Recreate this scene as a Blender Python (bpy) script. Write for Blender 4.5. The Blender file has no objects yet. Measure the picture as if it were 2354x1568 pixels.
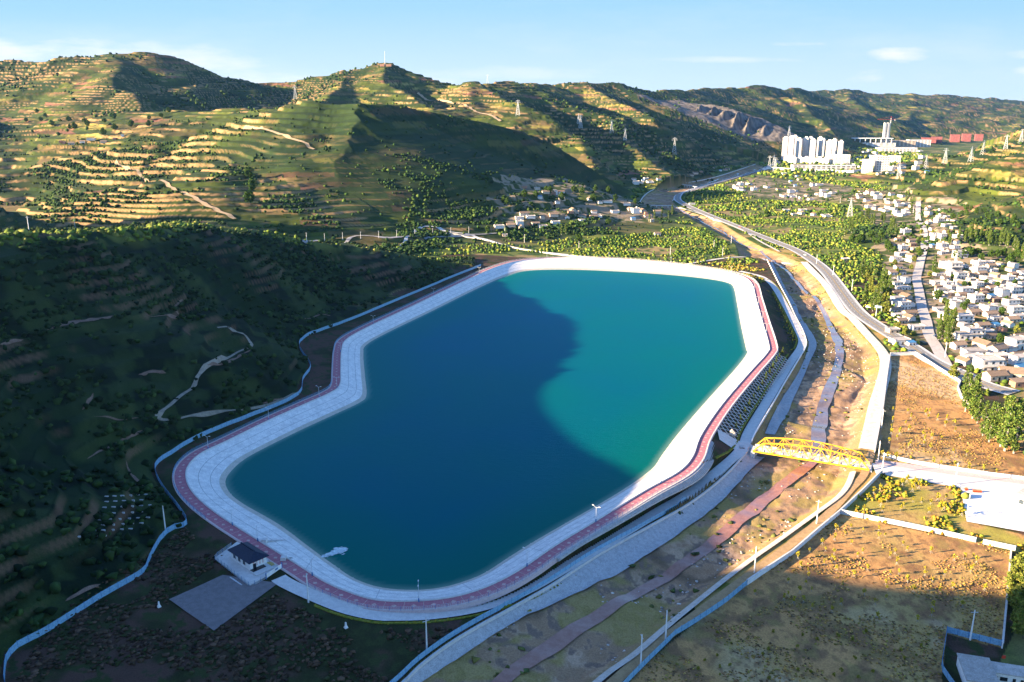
QA, QR, HAZE = 1100, 0.004, 1.2e-5
import bpy, bmesh, math, random
import numpy as np
from mathutils import Vector, Matrix
sc = bpy.context.scene
# ---------------------------------------------------------------- camera, sky, sun, exposure
PITCH = math.radians(15.23); CP, SP = math.cos(PITCH), math.sin(PITCH)
CAMZ = 150.0
cd = bpy.data.cameras.new("camera"); cam = bpy.data.objects.new("camera", cd); sc.collection.objects.link(cam)
cd.sensor_width = 36; cd.lens = 36 * 830 / 1024.0; cd.clip_start = 1; cd.clip_end = 80000
cam.location = (0, 0, CAMZ); cam.rotation_euler = (math.pi / 2 - PITCH, 0, 0)
sc.camera = cam
SUN_AZ = math.radians(77)      # the light travels towards this bearing (clockwise from +Y)
SUN_EL = math.radians(15)
TAN_EL = math.tan(SUN_EL)
SDX, SDY = math.sin(SUN_AZ), math.cos(SUN_AZ)
w = bpy.data.worlds.new("World"); sc.world = w; w.use_nodes = True
nt = w.node_tree; nt.nodes.clear()
def N(nt, t, **kw):
    n = nt.nodes.new(t)
    for k, v in kw.items():
        if k in n.inputs: n.inputs[k].default_value = v
        else: setattr(n, k, v)
    return n
out = N(nt, 'ShaderNodeOutputWorld'); bg = N(nt, 'ShaderNodeBackground')
sky = N(nt, 'ShaderNodeTexSky'); sky.sky_type = 'NISHITA'; sky.sun_disc = False
sky.sun_elevation = SUN_EL; sky.sun_rotation = SUN_AZ + math.pi
sky.altitude = 600; sky.air_density = 1.0; sky.dust_density = 0.6; sky.ozone_density = 3.5
SKY_SAT = 1.1; CLOUD = (2.4, 2.45, 2.55, 1); HZN = (1.95, 2.25, 2.5, 1); HZT = (.95, 1.68, 2.3, 1)
tc = N(nt, 'ShaderNodeTexCoord')
# clouds: soft noisy bodies placed by direction (x/y, z/y), wispy elsewhere
sx = N(nt, 'ShaderNodeSeparateXYZ'); nt.links.new(tc.outputs['Generated'], sx.inputs[0])
def mth(op, a, b=None, c=None, clamp=False):
    n = nt.nodes.new('ShaderNodeMath'); n.operation = op; n.use_clamp = clamp
    for i, v in enumerate((a, b, c)):
        if v is None: continue
        if isinstance(v, (int, float)): n.inputs[i].default_value = v
        else: nt.links.new(v, n.inputs[i])
    return n.outputs[0]
yy = mth('MAXIMUM', sx.outputs['Y'], .05); cu = mth('DIVIDE', sx.outputs['X'], yy); cv = mth('DIVIDE', sx.outputs['Z'], yy)
cx = N(nt, 'ShaderNodeCombineXYZ'); nt.links.new(cu, cx.inputs[0]); nt.links.new(mth('MULTIPLY', cv, 4.5), cx.inputs[1])
nz = N(nt, 'ShaderNodeTexNoise', Scale=7.0, Detail=9.0, Roughness=0.6); nt.links.new(cx.outputs[0], nz.inputs['Vector'])
nw_ = N(nt, 'ShaderNodeTexNoise', Scale=2.2, Detail=8.0, Roughness=0.62); nt.links.new(cx.outputs[0], nw_.inputs['Vector'])
tot = None
for u0, v0, a_, b_, st in ((-.56, .066, .26, .022, .9), (-.30, .034, .34, .014, .75), (-.02, .046, .16, .008, .4), (.437, .066, .038, .010, 1.0), (.405, .044, .030, .008, .9), (.33, .078, .05, .0035, .7), (.60, .068, .06, .006, .6), (.23, .061, .09, .004, .5), (.62, .045, .05, .010, .7)):
    d2 = mth('ADD', mth('POWER', mth('ABSOLUTE', mth('DIVIDE', mth('SUBTRACT', cu, u0), a_)), 2), mth('POWER', mth('ABSOLUTE', mth('DIVIDE', mth('SUBTRACT', cv, v0), b_)), 2))
    k_ = mth('MULTIPLY', mth('MULTIPLY', mth('ADD', mth('SUBTRACT', 1.0, d2), mth('MULTIPLY', mth('SUBTRACT', nz.outputs['Fac'], .5), 6.0)), .8, None, True), st)
    tot = k_ if tot is None else mth('MAXIMUM', tot, k_)
wisp = mth('MULTIPLY', mth('MULTIPLY', mth('SUBTRACT', nw_.outputs['Fac'], .5), 3.0, None, True), mth('MULTIPLY', mth('SUBTRACT', .2, cv), 3.5, None, True))
pale = mth('MULTIPLY', mth('SUBTRACT', .25, cv), 5.0, None, True)       # the sky pales towards the horizon
tot = mth('MAXIMUM', tot, wisp)
front = mth('GREATER_THAN', sx.outputs['Y'], .06)
tot = mth('MULTIPLY', mth('MULTIPLY', tot, front), .92); pale = mth('MULTIPLY', mth('MULTIPLY', pale, front), 1.6, None, True)
hsv = N(nt, 'ShaderNodeHueSaturation', Saturation=SKY_SAT, Hue=.507); nt.links.new(sky.outputs[0], hsv.inputs['Color'])
mix = N(nt, 'ShaderNodeMix', data_type='RGBA'); mix.inputs[7].default_value = CLOUD
mixp = N(nt, 'ShaderNodeMix', data_type='RGBA'); hl_ = N(nt, 'ShaderNodeMix', data_type='RGBA'); hl_.inputs[6].default_value = HZN; hl_.inputs[7].default_value = HZT; nt.links.new(mth('MULTIPLY', cv, 8.5, None, True), hl_.inputs[0]); nt.links.new(hl_.outputs[2], mixp.inputs[7]); nt.links.new(pale, mixp.inputs[0]); nt.links.new(hsv.outputs[0], mixp.inputs[6])
nt.links.new(tot, mix.inputs[0]); nt.links.new(mixp.outputs[2], mix.inputs[6]); nt.links.new(mix.outputs[2], bg.inputs[0])
bg.inputs[1].default_value = 0.082
nt.links.new(bg.outputs[0], out.inputs[0])
sl = bpy.data.lights.new("sun", 'SUN'); sun = bpy.data.objects.new("sun", sl); sc.collection.objects.link(sun)
sl.energy = 5.0; sl.angle = math.radians(0.5); sl.color = (1.0, 0.77, 0.50)
sun.rotation_euler = Vector((SDX * math.cos(SUN_EL), SDY * math.cos(SUN_EL), -math.sin(SUN_EL))).to_track_quat('-Z', 'Y').to_euler()
vs = sc.view_settings; vs.view_transform = 'Standard'; vs.look = 'None'; vs.gamma = 1; vs.use_curve_mapping = False
vs.exposure = 2.42
# ---------------------------------------------------------------- noise
def h2(ix, iy, seed):
    n = (ix.astype(np.int64) * 374761393 + iy.astype(np.int64) * 668265263 + seed * 2147483647) & 0xffffffff
    n = ((n ^ (n >> 13)) * 1274126177) & 0xffffffff
    n = n ^ (n >> 16)
    return (n & 0xffff) / 65535.0
def vn(x, y, seed=0):
    ix = np.floor(x); iy = np.floor(y); fx = x - ix; fy = y - iy
    fx = fx * fx * (3 - 2 * fx); fy = fy * fy * (3 - 2 * fy)
    a = h2(ix, iy, seed); b = h2(ix + 1, iy, seed); c = h2(ix, iy + 1, seed); d = h2(ix + 1, iy + 1, seed)
    return (a * (1 - fx) + b * fx) * (1 - fy) + (c * (1 - fx) + d * fx) * fy
def fbm(x, y, s, o=4, seed=0, g=0.5):
    x = x / s; y = y / s; a = 1; t = 0; n = 0
    for i in range(o):
        t = t + a * vn(x, y, seed + i * 17); n += a; a *= g; x = x * 2.03 + 11.7; y = y * 2.03 + 5.3
    return t / n
def sm(a, b, x):
    t = np.clip((x - a) / (b - a), 0, 1); return t * t * (3 - 2 * t)
# ---------------------------------------------------------------- measuring: survey points to metres
FV = 1907.0
def ray(vx, vy):
    u = (vx - 1176.5) / FV; v = (vy - 784) / FV
    return u, CP - v * SP, v * CP + SP          # x, y, down per unit depth
def P(vx, vy, z=0.0):
    x, y, d = ray(vx, vy); t = (CAMZ - z) / d
    return (x * t, y * t, z)
def R(vx, vy, t):
    x, y, d = ray(vx, vy)
    return (x * t, y * t, CAMZ - d * t)
def PL(pts, z):
    if z <= -5.8: return PLg(pts, z + 6)      # heights given relative to the plain
    return np.array([P(p[0], p[1], p[2] if len(p) > 2 else z) for p in pts])
def seg_dist(X, Y, pts, closed=False):
    """distance to polyline, index+fraction and interpolated z of the nearest point, side (+ = left of it)"""
    pts = np.asarray(pts, float)
    n = len(pts); best = np.full(X.shape, 1e18); par = np.zeros(X.shape); side = np.zeros(X.shape)
    for i in range(n if closed else n - 1):
        a = pts[i]; b = pts[(i + 1) % n]; dx, dy = b[0] - a[0], b[1] - a[1]; L = dx * dx + dy * dy + 1e-9
        t = np.clip(((X - a[0]) * dx + (Y - a[1]) * dy) / L, 0, 1)
        qx = X - a[0] - t * dx; qy = Y - a[1] - t * dy; d = qx * qx + qy * qy
        m = d < best
        best = np.where(m, d, best); par = np.where(m, i + t, par); side = np.where(m, dx * qy - dy * qx, side)
    return np.sqrt(best), par, side
def parz(pts, par):
    pts = np.asarray(pts, float); i = np.clip(par.astype(int), 0, len(pts) - 2); f = par - i
    return pts[i, 2] * (1 - f) + pts[i + 1, 2] * f
def inside(X, Y, poly):
    c = np.zeros(X.shape, bool); n = len(poly)
    for i in range(n):
        x1, y1 = poly[i][0], poly[i][1]; x2, y2 = poly[(i + 1) % n][0], poly[(i + 1) % n][1]
        if y1 == y2: continue
        m = (y1 > Y) != (y2 > Y)
        c ^= m & (X < (x2 - x1) * (Y - y1) / (y2 - y1) + x1)
    return c
def smooth(pts, k=6, closed=False):
    """Catmull-Rom through the points"""
    p = np.asarray(pts, float); n = len(p); o = []
    for i in range(n if closed else n - 1):
        g = (lambda j: p[j % n]) if closed else (lambda j: p[min(max(j, 0), n - 1)])
        a, b, c, d = g(i - 1), g(i), g(i + 1), g(i + 2)
        for q in range(k):
            t = q / k
            o.append(0.5 * ((2 * b) + (c - a) * t + (2 * a - 5 * b + 4 * c - d) * t * t + (3 * b - a - 3 * c + d) * t ** 3))
    if not closed: o.append(p[-1])
    return np.array(o)
def resample(p, step, closed=False):
    p = np.asarray(p, float)
    q = np.vstack([p, p[:1]]) if closed else p
    s = np.r_[0, np.cumsum(np.hypot(*(q[1:, :2] - q[:-1, :2]).T))]
    n = max(2, int(round(s[-1] / step)) + 1)
    t = np.linspace(0, s[-1], n)
    if closed: t = t[:-1]
    return np.stack([np.interp(t, s, q[:, k]) for k in range(q.shape[1])], 1)
def offset(p, d, closed=False):
    """shift a polyline sideways (d>0 = to its left)"""
    p = np.asarray(p, float)
    if closed: t = np.roll(p, -1, 0) - np.roll(p, 1, 0)
    else: t = np.gradient(p, axis=0)
    t = t[:, :2]; t /= np.hypot(t[:, 0], t[:, 1])[:, None] + 1e-9
    o = p.copy(); o[:, 0] -= t[:, 1] * d; o[:, 1] += t[:, 0] * d
    return o
def ground_level(X, Y):
    g = -6 * sm(-62, 66, X)
    return g - (6 + g) * sm(950, 1100, Y)
def PLg(pts, dz=0.0):
    o = []
    for p in pts:
        z = -3.0
        for _ in range(12): q = P(p[0], p[1], z); z = float(ground_level(np.array([q[0]]), np.array([q[1]]))[0]) + dz
        o.append(P(p[0], p[1], z))
    return np.array(o)
# ---------------------------------------------------------------- surveyed lines
PAIRS = [((1060,650),(1100,662)),((1135,616),(1165,634)),((1200,599),(1215,622)),((1300,593),(1310,620)),((1420,596),(1420,624)),
((1540,606),(1540,632)),((1640,620),(1625,641)),((1700,634),(1672,650)),((1727,652),(1686,662)),((1738,690),(1694,700)),((1752,740),(1703,750)),
((1767,793),(1714,800)),((1763,812),(1716,813)),((1720,860),(1690,848)),((1660,930),(1625,920)),((1612,1000),(1560,995)),((1592,1050),(1522,1045)),
((1560,1085),(1496,1080)),((1480,1130),(1420,1133)),((1374,1195),(1306,1199)),((1280,1252),(1230,1243)),((1210,1300),(1169,1281)),
((1159,1330),(1115,1316)),((1100,1356),(1067,1336)),((1032,1374),(1015,1350)),((950,1382),(950,1356)),((862,1379),(875,1350)),
((790,1357),(815,1330)),((740,1334),(765,1297)),((690,1302),(718,1263)),((590,1240),(640,1205)),((500,1182),(562,1160)),((450,1140),(530,1135)),
((429,1105),(518,1110)),((432,1073),(527,1088)),((462,1043),(556,1060)),((520,1015),(600,1034)),((620,966),(690,989)),((700,930),(770,952)),
((760,903),(827,925)),((781,885),(842,908)),((783,850),(839,868)),((785,805),(835,815)),((797,780),(842,793)),((850,750),(890,765)),((950,703),(985,719))]
WZ = -5.5
RIM = smooth(PL([a for a, b in PAIRS], 0), 6, True)        # clockwise seen from above
WAT = smooth(PL([b for a, b in PAIRS], WZ), 6, True)
WALK_O = offset(RIM, 5.0, True)
PAR1 = [(1762,596),(1773,618),(1787,646),(1812,693),(1828,728),(1845,761),(1853,786),(1850,800),(1834,827),(1801,882),(1773,932),(1735,995),(1727,1015)]
PAR2 = [(1719,1035),(1666,1093),(1589,1154),(1511,1199),(1374,1275),(1272,1342),(1169,1401),(1101,1438),(1032,1480),(964,1531),(930,1565),(820,1660)]
LBANK = smooth(PLg(PAR1 + PAR2), 4)
RB1 = [(1640,500),(1700,540),(1760,572),(1839,604),(1877,644),(1897,670),(1923,713),(1949.6,736),(1979,769),(2005.6,799),(2019,822),(2020,851),(2009,891),(1996,931),(1983,987),(1972,1033)]
RB2 = [(1960,1085),(1948,1115),(1927.5,1141),(1889,1170),(1839,1206),(1778,1250),(1733,1281),(1654,1341),(1551,1424),(1459,1503),(1391,1551),(1290,1640)]
RBANK = smooth(PL(RB1 + RB2, -6), 4)
UPL = [(1762,596),(1700,590),(1690,560),(1640,530),(1590,505),(1530,480),(1467.6,470.7),(1482,448.7),(1511.5,434),(1572.6,422),(1645.8,407),(1736,378)]
UPR = [(1768,390),(1707,407),(1645.8,424),(1590,440),(1556,447),(1545,462),(1556,476),(1600,492),(1640,503)]
RIVER = np.vstack([PL(UPL[::-1], -6)[:-1], offset(LBANK[::2], -1.0), RBANK[::-2], PL(UPR[::-1], -6)])
SERV = [(640,1330),(660,1343),(716,1369),(792,1399),(862,1415),(913,1417),(981,1415),(1067,1404),(1135,1387),(1203,1360),(1272,1322),(1374,1261),(1511,1179),(1579,1138),(1666,1070),(1706,1030),(1722,992),(1762,924),(1787,882),(1817,833),(1837,805),(1843,789),(1841,776),(1826,745),(1806,706),(1787,673),(1773,654),(1756,640),(1738,633),(1700,624)]
SERVP = smooth(PLg(SERV), 3)
FOOT = [(-200,1640),(11,1568),(23,1504),(94,1463),(188.5,1403),(264,1357),(332,1318),(343,1290),(383,1227),(430,1210),(415,1176),(377,1127),(358,1090),(362,1067),
(396,1044),(440,1016),(513,983),(586,954),(685,910),(696,873),(714.5,842),(689,803),(696,781),(733,763),(804,737),(900,697),(1000,655),(1060,630),(1105,612)]
FOOTW = PL(FOOT, 0.5)
CREST = [R(1050,606,850), R(1000,600,830), R(900,582,800), R(800,568,780), R(700,556,755), R(640,541,740), R(560,530,715), R(480,522,705), R(400,519,700),
 (-268,660,65), (-256,610,69), (-252,565,74), (-265,518,78), (-285,482,82), (-305,445,86), (-325,395,88), (-330,357,88.5), (-332,309,92), (-333,283,95), (-333,260,99), (-334,235,102), (-335,185,104),
 (-338,150,107), (-340,128,119), (-345,108,128), (-360,80,170), (-380,0,200), (-400,-150,210), (-420,-500,180)]  # crest heights shaped to cast the shadow; the last run lies out of view
CREST = smooth(CREST, 3)
FOOTH = np.vstack([[(-60,60,0),(-80,-200,0),(-100,-500,0)][::-1], FOOTW])
LHILL = np.vstack([FOOTH, CREST])
# spines of the hills: (survey x, y, distance), slope
HILLS = [
 ([(740,235,1420),(718,330,1257),(712,370,1201),(750,430,1151),(800,470,1110)], (.8,.2)),
 ([(600,238,1650),(580,300,1500),(540,380,1310),(500,455,1180)], (.55,.2)),
 ([(300,250,1900),(290,330,1600),(250,420,1300),(200,470,1200)], (.26,.2)),
 ([(-200,240,1900),(-40,300,1800),(0,345,1600),(-60,420,1350)], .22),
 ([(740,235,1420),(600,238,1650),(300,250,1900)], .3),
 ([(1240,215,2750),(1330,285,2350),(1400,345,2080)], (.6,.5)),
 ([(1340,230,2950),(1450,290,2500),(1560,350,2150)], (.6,.5)),
 ([(1330,195,3450),(1420,230,3000),(1500,270,2700)], (.6,.4)),
 ([(610,188,2700),(660,190,2700),(740,175,2700),(800,155,2700),(850,147,2700),(885,150,2680),(930,170,2680),(1000,187,2650),(1040,190,2650),(1100,186,2600)], .38),
 ([(860,148,2690),(895,190,2450),(960,225,2250),(1010,258,2080)], (.6,.35)),
 ([(780,160,2700),(790,200,2450),(740,240,2200)], (.6,.35)),
 ([(-300,150,2500),(0,140,2500),(80,147,2500),(180,137,2500),(250,128,2500),(350,130,2500),(430,142,2550),(520,163,2600),(610,188,2700)], .38),
 ([(250,128,2500),(278,168,2300),(275,195,2120),(330,235,1950)], (.6,.3)),
 ([(1100,186,2600),(1120,185,2550),(1160,215,2350),(1190,242,2200),(1260,262,2130),(1330,298,2050),(1342,335,1950),(1352,388,1780)], (.6,.3)),
 ([(1110,188,2550),(1080,225,2280),(1000,240,2150),(965,250,2080)], .35),
 ([(1120,190,2700),(1200,193,3100),(1270,192,3400),(1400,187,3500),(1440,190,3500),(1530,203,3600),(1600,200,4500),(1720,195,5000),(1790,200,5200),(1850,207,5500)], .33),
 ([(1430,190,3500),(1470,235,3300),(1540,285,3100),(1620,315,3000),(1700,342,3050),(1760,357,3250)], (.5,.3)),
 ([(1160,192,2900),(1280,222,2650),(1400,270,2400),(1460,320,2150),(1520,370,1980)], (.5,.3)),
 ([(1540,205,3600),(1600,228,3480),(1655,222,3400),(1700,235,3350),(1760,262,3300),(1830,303,3250),(1870,328,3200)], .72),
 ([(1850,207,6500),(1950,208,6800),(2050,213,7200),(2200,218,8000),(2353,228,9000),(2700,235,9500)], .22),
 ([(1750,198,5200),(1850,240,4600),(1900,280,4200)], (.55,.3)),
 ([(1950,208,6800),(1960,250,5400),(1960,290,4700)], (.55,.25)),
 ([(2100,214,7500),(2100,255,6000),(2060,295,5000)], (.55,.25)),
 ([(2353,228,9000),(2270,262,7000),(2180,296,5600)], (.5,.25)),
 ([(2550,240,9000),(2400,275,6500),(2320,300,5500)], .35),
 ([(2900,180,2500),(2600,235,2350),(2450,265,2300),(2353,297,2250),(2285,323,2300),(2225,342,2400)], .30),
 ([(2700,250,1750),(2450,330,1550),(2300,375,1500),(2190,410,1500)], .24),
 ([(2750,390,1100),(2480,440,1050),(2330,485,1030)], .20),
]
HILLS = [(np.array([R(*p) for p in a]), k) for a, k in HILLS]
# ridge added west of the valley, out of view, placed to shade the far bank
HILLS.append((np.array([(-900,900,120),(-860,820,214),(-860,720,190),(-850,600,160),(-850,400,180)]), .55))
G_RIB = 18
def terrace(h, step, X, Y, seed, sharp=.25):
    o = (fbm(X, Y, 160, 3, seed) - .5) * step * 2.2
    q = (h + o) / step; f = q - np.floor(q)
    r = sm(1 - sharp, 1, f)
    return (np.floor(q) + r + .12 * f) * step - o - .06 * step, np.sqrt(np.clip(r * (1 - r) * 4, 0, 1)), np.floor(q)
def far_hills(X, Y, D):
    wx = X + (fbm(X, Y, 320, 3, 3) - .5) * 90 * sm(900, 1500, D); wy = Y + (fbm(X, Y, 320, 3, 9) - .5) * 90 * sm(900, 1500, D)
    s = 8.0; acc = np.zeros(X.shape); rib = np.zeros(X.shape, bool)
    for i, (pts, k) in enumerate(HILLS):
        d, par, side = seg_dist(wx, wy, pts)
        if isinstance(k, tuple): k = np.where(side > 0, k[0], k[1])
        kk = k * (1 + .35 * (fbm(X + i * 777, Y, 260, 3, 21 + i) - .5))
        z = parz(pts, par) + 6
        hh = z - kk * (np.sqrt(d * d + 100) - 10)
        if i == G_RIB:
            al = par * 100 + (fbm(wx, wy, 150, 2, 8) - .5) * 30
            r1_ = np.abs(((al / 46.0) % 1) - .5) * 2; r2_ = np.abs(((al / 17.0 + .3) % 1) - .5) * 2
            hh = hh - 26 + (r1_ * 58 + r2_ * 20) * sm(5, 120, d) * (side < 0) * (par > .8) * sm(0, 60, hh)
            rib = (hh > 8) & (side < 0) & (par > .8)
        acc += np.exp(np.clip(hh / s, -50, 60))
    # broad east-facing flank of the terraced hill (base line runs away to the north-east)
    su = (-110 - wx) * .8 + (wy - 1185) * .6; u = wx * .6 + wy * .8
    cap = np.interp(u, [600,650,700,750,779,807,852,983,1102,1380,1452,1520,1600], [-30,-12,0,36,54,86,108,171,170,116,45,-18,-60]) + 6
    gul = (np.abs(fbm(u, su * .25, 60, 3, 201) - .5) * 2) * 22 * sm(0, 120, su)
    fl = .68 * su + 8 - gul; sc_ = cap / .68; fm = sm(-60, 0, su) * sm(60, 0, su - sc_) * sm(670, 740, u) * sm(1560, 1460, u)
    fl = np.minimum(fl, cap - .12 * np.maximum(su - sc_, 0) - .5 * np.maximum(-(su + 400), 0))
    acc += np.exp(np.clip(fl / s, -50, 60))
    hl = s * np.log(acc + 1)
    up = sm(6, 60, hl) * (1 - .6 * fm)
    hl = hl + up * ((fbm(X, Y, 150, 5, 31) - .5) * 30 + (np.abs(fbm(X, Y, 380, 3, 77) - .5) * 2 - .3) * 34)
    hl = np.maximum(hl - 3, 0)
    o = hl
    t1, r1, i1 = terrace(hl, 6.0, X, Y, 61); t1b, r1b, i2 = terrace(hl, 10.0, X, Y, 65, .15)
    mk = sm(.4, .6, fbm(X, Y, 500, 2, 66))
    t1 = t1 * (1 - mk) + t1b * mk; r1 = r1 * (1 - mk) + r1b * mk
    m1 = sm(4, 14, hl) * .75 * (1 - .8 * fm) * (1 - rib * .95) * (.55 + .45 * sm(.35, .6, fbm(X, Y, 120, 2, 67)))
    return hl, hl * (1 - m1) + t1 * m1, r1 * sm(4, 14, hl) * (1 - rib * .9), rib, np.where(mk > .5, i2 + 100, i1)
def near_hill(X, Y):
    inl = inside(X, Y, LHILL)
    df, _, _ = seg_dist(X, Y, FOOTH); dc, pc, _ = seg_dist(X, Y, CREST); zc = parz(CREST, pc)
    a = df / (df + dc + 1e-6)
    lump = (fbm(X, Y, 70, 4, 41) - .5) * 22 * sm(0, .2, a) * sm(1, .8, a) + (np.abs(fbm(X, Y, 130, 2, 55) - .5) * 2 - .3) * 22 * sm(0, .3, a) * sm(1, .75, a)
    h1 = np.where(inl, (zc + 2) * a ** .95 + lump, 0)
    back = (zc - .34 * np.maximum(dc - 45, 0) - .02 * dc) * sm(20, -60, X)
    h2_ = np.where((~inl) & (X < -40) & inside(X, Y, LEFTCUT), np.maximum(back, 0), 0)
    hl2 = np.maximum(h1, h2_)
    t2, r2, i2 = terrace(hl2, 5.0, X, Y, 71, .4)
    m2 = sm(2, 7, hl2) * .7 * np.where(inl, sm(1, .86, a), 0)
    return hl2, hl2 * (1 - m2) + t2 * m2, r2 * sm(2, 7, hl2), inl, a
def H(X, Y, full=False):
    X = np.asarray(X, float); Y = np.asarray(Y, float); shp = X.shape
    X = X.ravel(); Y = Y.ravel()
    g = ground_level(X, Y); D = np.hypot(X, Y); n = X.size
    hl = np.zeros(n); ht = np.zeros(n); rr1 = np.zeros(n); rib = np.zeros(n, bool); tid = np.zeros(n)
    m = (D > 800) & (Y > -1500)
    if m.any(): hl[m], ht[m], rr1[m], rib[m], tid[m] = far_hills(X[m], Y[m], D[m])
    hl2 = np.zeros(n); ht2 = np.zeros(n); rr2 = np.zeros(n); inl = np.zeros(n, bool); aa = np.zeros(n)
    m = (X < 60) & (Y < 1150) & (X > -1400) & (Y > -900)
    if m.any(): hl2[m], ht2[m], rr2[m], inl[m], aa[m] = near_hill(X[m], Y[m])
    hill = np.maximum(ht, ht2); riser = np.where(ht2 > ht, rr2, rr1); hillf = np.maximum(hl, hl2)
    z = g + hill
    rd = np.full(n, 1e4); rin = np.zeros(n, bool); m = (np.abs(X - 30) < 380) & (Y > 100) & (Y < 1060)
    if m.any():
        rd[m], _, _ = seg_dist(X[m], Y[m], WALK_O[::3], True); rin[m] = inside(X[m], Y[m], WALK_O)
    z = np.where(hillf < 1, np.maximum(z, -rd * .55), z)
    z = np.where(rin, np.where(rd > 1.2, -9, -.8), z)
    vd = np.full(n, 1e4); vin = np.zeros(n, bool); m = (X > -150) & (Y < 3500) & (X < 1200) & (Y > 50)
    if m.any():
        vd[m], _, _ = seg_dist(X[m], Y[m], RIVER, True); vin[m] = inside(X[m], Y[m], RIVER)
    bed = g - 5 + (fbm(X, Y, 22, 4, 81) - .5) * 2.0 + (fbm(X, Y, 5, 3, 88) - .5) * .9 + sm(0, .06, fbm(X, Y, 60, 2, 85) - .45) * 1.4
    if m.any():
        dl = np.full(n, 1e4); dr = np.full(n, 1e4); dl[m], _, _ = seg_dist(X[m], Y[m], LBANK[::2]); dr[m], _, _ = seg_dist(X[m], Y[m], RBANK[::2])
        z = np.where(vin, np.maximum(bed, np.where(dl < dr, g - .4 - vd * np.where(dl < vd + 2, .85, .5), g - .3 - vd * .5)), z)
        ds = np.full(n, 1e4); k = m & (Y < 1000) & (X < 330); ds[k], _, _ = seg_dist(X[k], Y[k], SERVP)
        z = np.where((ds < 3.3) & ~vin & ~rin, np.minimum(z, g + .02), z)
    z = np.where((~rin) & (~vin) & (hillf < 1) & (D < 2500), z + (fbm(X, Y, 15, 3, 91) - .5) * .4 * sm(4, 15, np.minimum(vd, rd)), z)
    z = z.reshape(shp)
    if full:
        q = dict(hl=hl, hl2=hl2, hillf=hillf, riser=riser, rin=rin, rd=rd, vin=vin, vd=vd, rib=rib, inl=inl, a=aa, D=D, tid=tid)
        return z, {k: v.reshape(shp) for k, v in q.items()}
    return z
LEFTCUT = np.vstack([FOOTH, [(-20,860,0),(0,1100,0),(-2500,1100,0),(-2500,-800,0)]])
def hit(vx, vy, lift=0.0, tmax=9000):
    """where the line of sight through survey points meets the ground"""
    vx = np.atleast_1d(np.asarray(vx, float)); vy = np.atleast_1d(np.asarray(vy, float))
    x, y, d = ray(vx, vy)
    t = np.full(vx.shape, 190.0); done = np.zeros(vx.shape, bool); prev = t.copy()
    for _ in range(420):
        z = H(x * t, y * t); ab = (CAMZ - d * t) - z
        done |= ab <= 0
        if done.all(): break
        prev = np.where(done, prev, t); t = np.where(done, t, t * 1.0095)
    lo_, hi_ = prev, t
    for _ in range(8):
        m = (lo_ + hi_) / 2; z = H(x * m, y * m); b = (CAMZ - d * m) <= z
        hi_ = np.where(b, m, hi_); lo_ = np.where(b, lo_, m)
    t = hi_
    return np.stack([x * t, y * t, H(x * t, y * t) + lift], 1)
# ---------------------------------------------------------------- materials
def rgb(c): return (c[0], c[1], c[2], 1.0)
def mat(name, col, rough=.85, noise=.25, scale=.5, col2=None, bump=0, attr=None, spec=.3, metal=0, detail=4, tint=0):
    m = bpy.data.materials.new(name); m.use_nodes = True; t = m.node_tree; b = t.nodes['Principled BSDF']
    b.inputs['Roughness'].default_value = rough; b.inputs['Specular IOR Level'].default_value = spec; b.inputs['Metallic'].default_value = metal
    g = N(t, 'ShaderNodeNewGeometry')
    n = N(t, 'ShaderNodeTexNoise', Scale=scale, Detail=detail, Roughness=.6); t.links.new(g.outputs['Position'], n.inputs['Vector'])
    if attr:
        a = N(t, 'ShaderNodeAttribute'); a.attribute_name = attr; src = a.outputs['Color']
    else:
        mx = N(t, 'ShaderNodeMix', data_type='RGBA'); mx.inputs[6].default_value = rgb(col); mx.inputs[7].default_value = rgb(col2 or [c * .7 for c in col])
        mr0 = N(t, 'ShaderNodeMapRange'); mr0.inputs['From Min'].default_value = .38; mr0.inputs['From Max'].default_value = .62
        t.links.new(n.outputs['Fac'], mr0.inputs['Value']); t.links.new(mr0.outputs[0], mx.inputs[0]); src = mx.outputs[2]
    n2 = N(t, 'ShaderNodeTexNoise', Scale=scale * 6, Detail=3.0); t.links.new(g.outputs['Position'], n2.inputs['Vector'])
    mr = N(t, 'ShaderNodeMapRange'); mr.inputs['From Min'].default_value = .3; mr.inputs['From Max'].default_value = .7
    mr.inputs['To Min'].default_value = 1 - noise; mr.inputs['To Max'].default_value = 1 + noise
    t.links.new(n2.outputs['Fac'], mr.inputs['Value'])
    vm = N(t, 'ShaderNodeVectorMath', operation='SCALE'); t.links.new(src, vm.inputs[0]); t.links.new(mr.outputs[0], vm.inputs['Scale'])
    last = vm.outputs[0]
    if tint:
        oi = N(t, 'ShaderNodeObjectInfo'); hs = N(t, 'ShaderNodeHueSaturation')
        mr2 = N(t, 'ShaderNodeMapRange'); mr2.inputs['To Min'].default_value = 1 - tint; mr2.inputs['To Max'].default_value = 1 + tint
        t.links.new(oi.outputs['Random'], mr2.inputs['Value']); t.links.new(mr2.outputs[0], hs.inputs['Value']); t.links.new(last, hs.inputs['Color']); last = hs.outputs[0]
    t.links.new(last, b.inputs['Base Color'])
    if bump:
        bp = N(t, 'ShaderNodeBump', Strength=bump, Distance=.3); t.links.new(n2.outputs['Fac'], bp.inputs['Height']); t.links.new(bp.outputs[0], b.inputs['Normal'])
    return m
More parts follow.
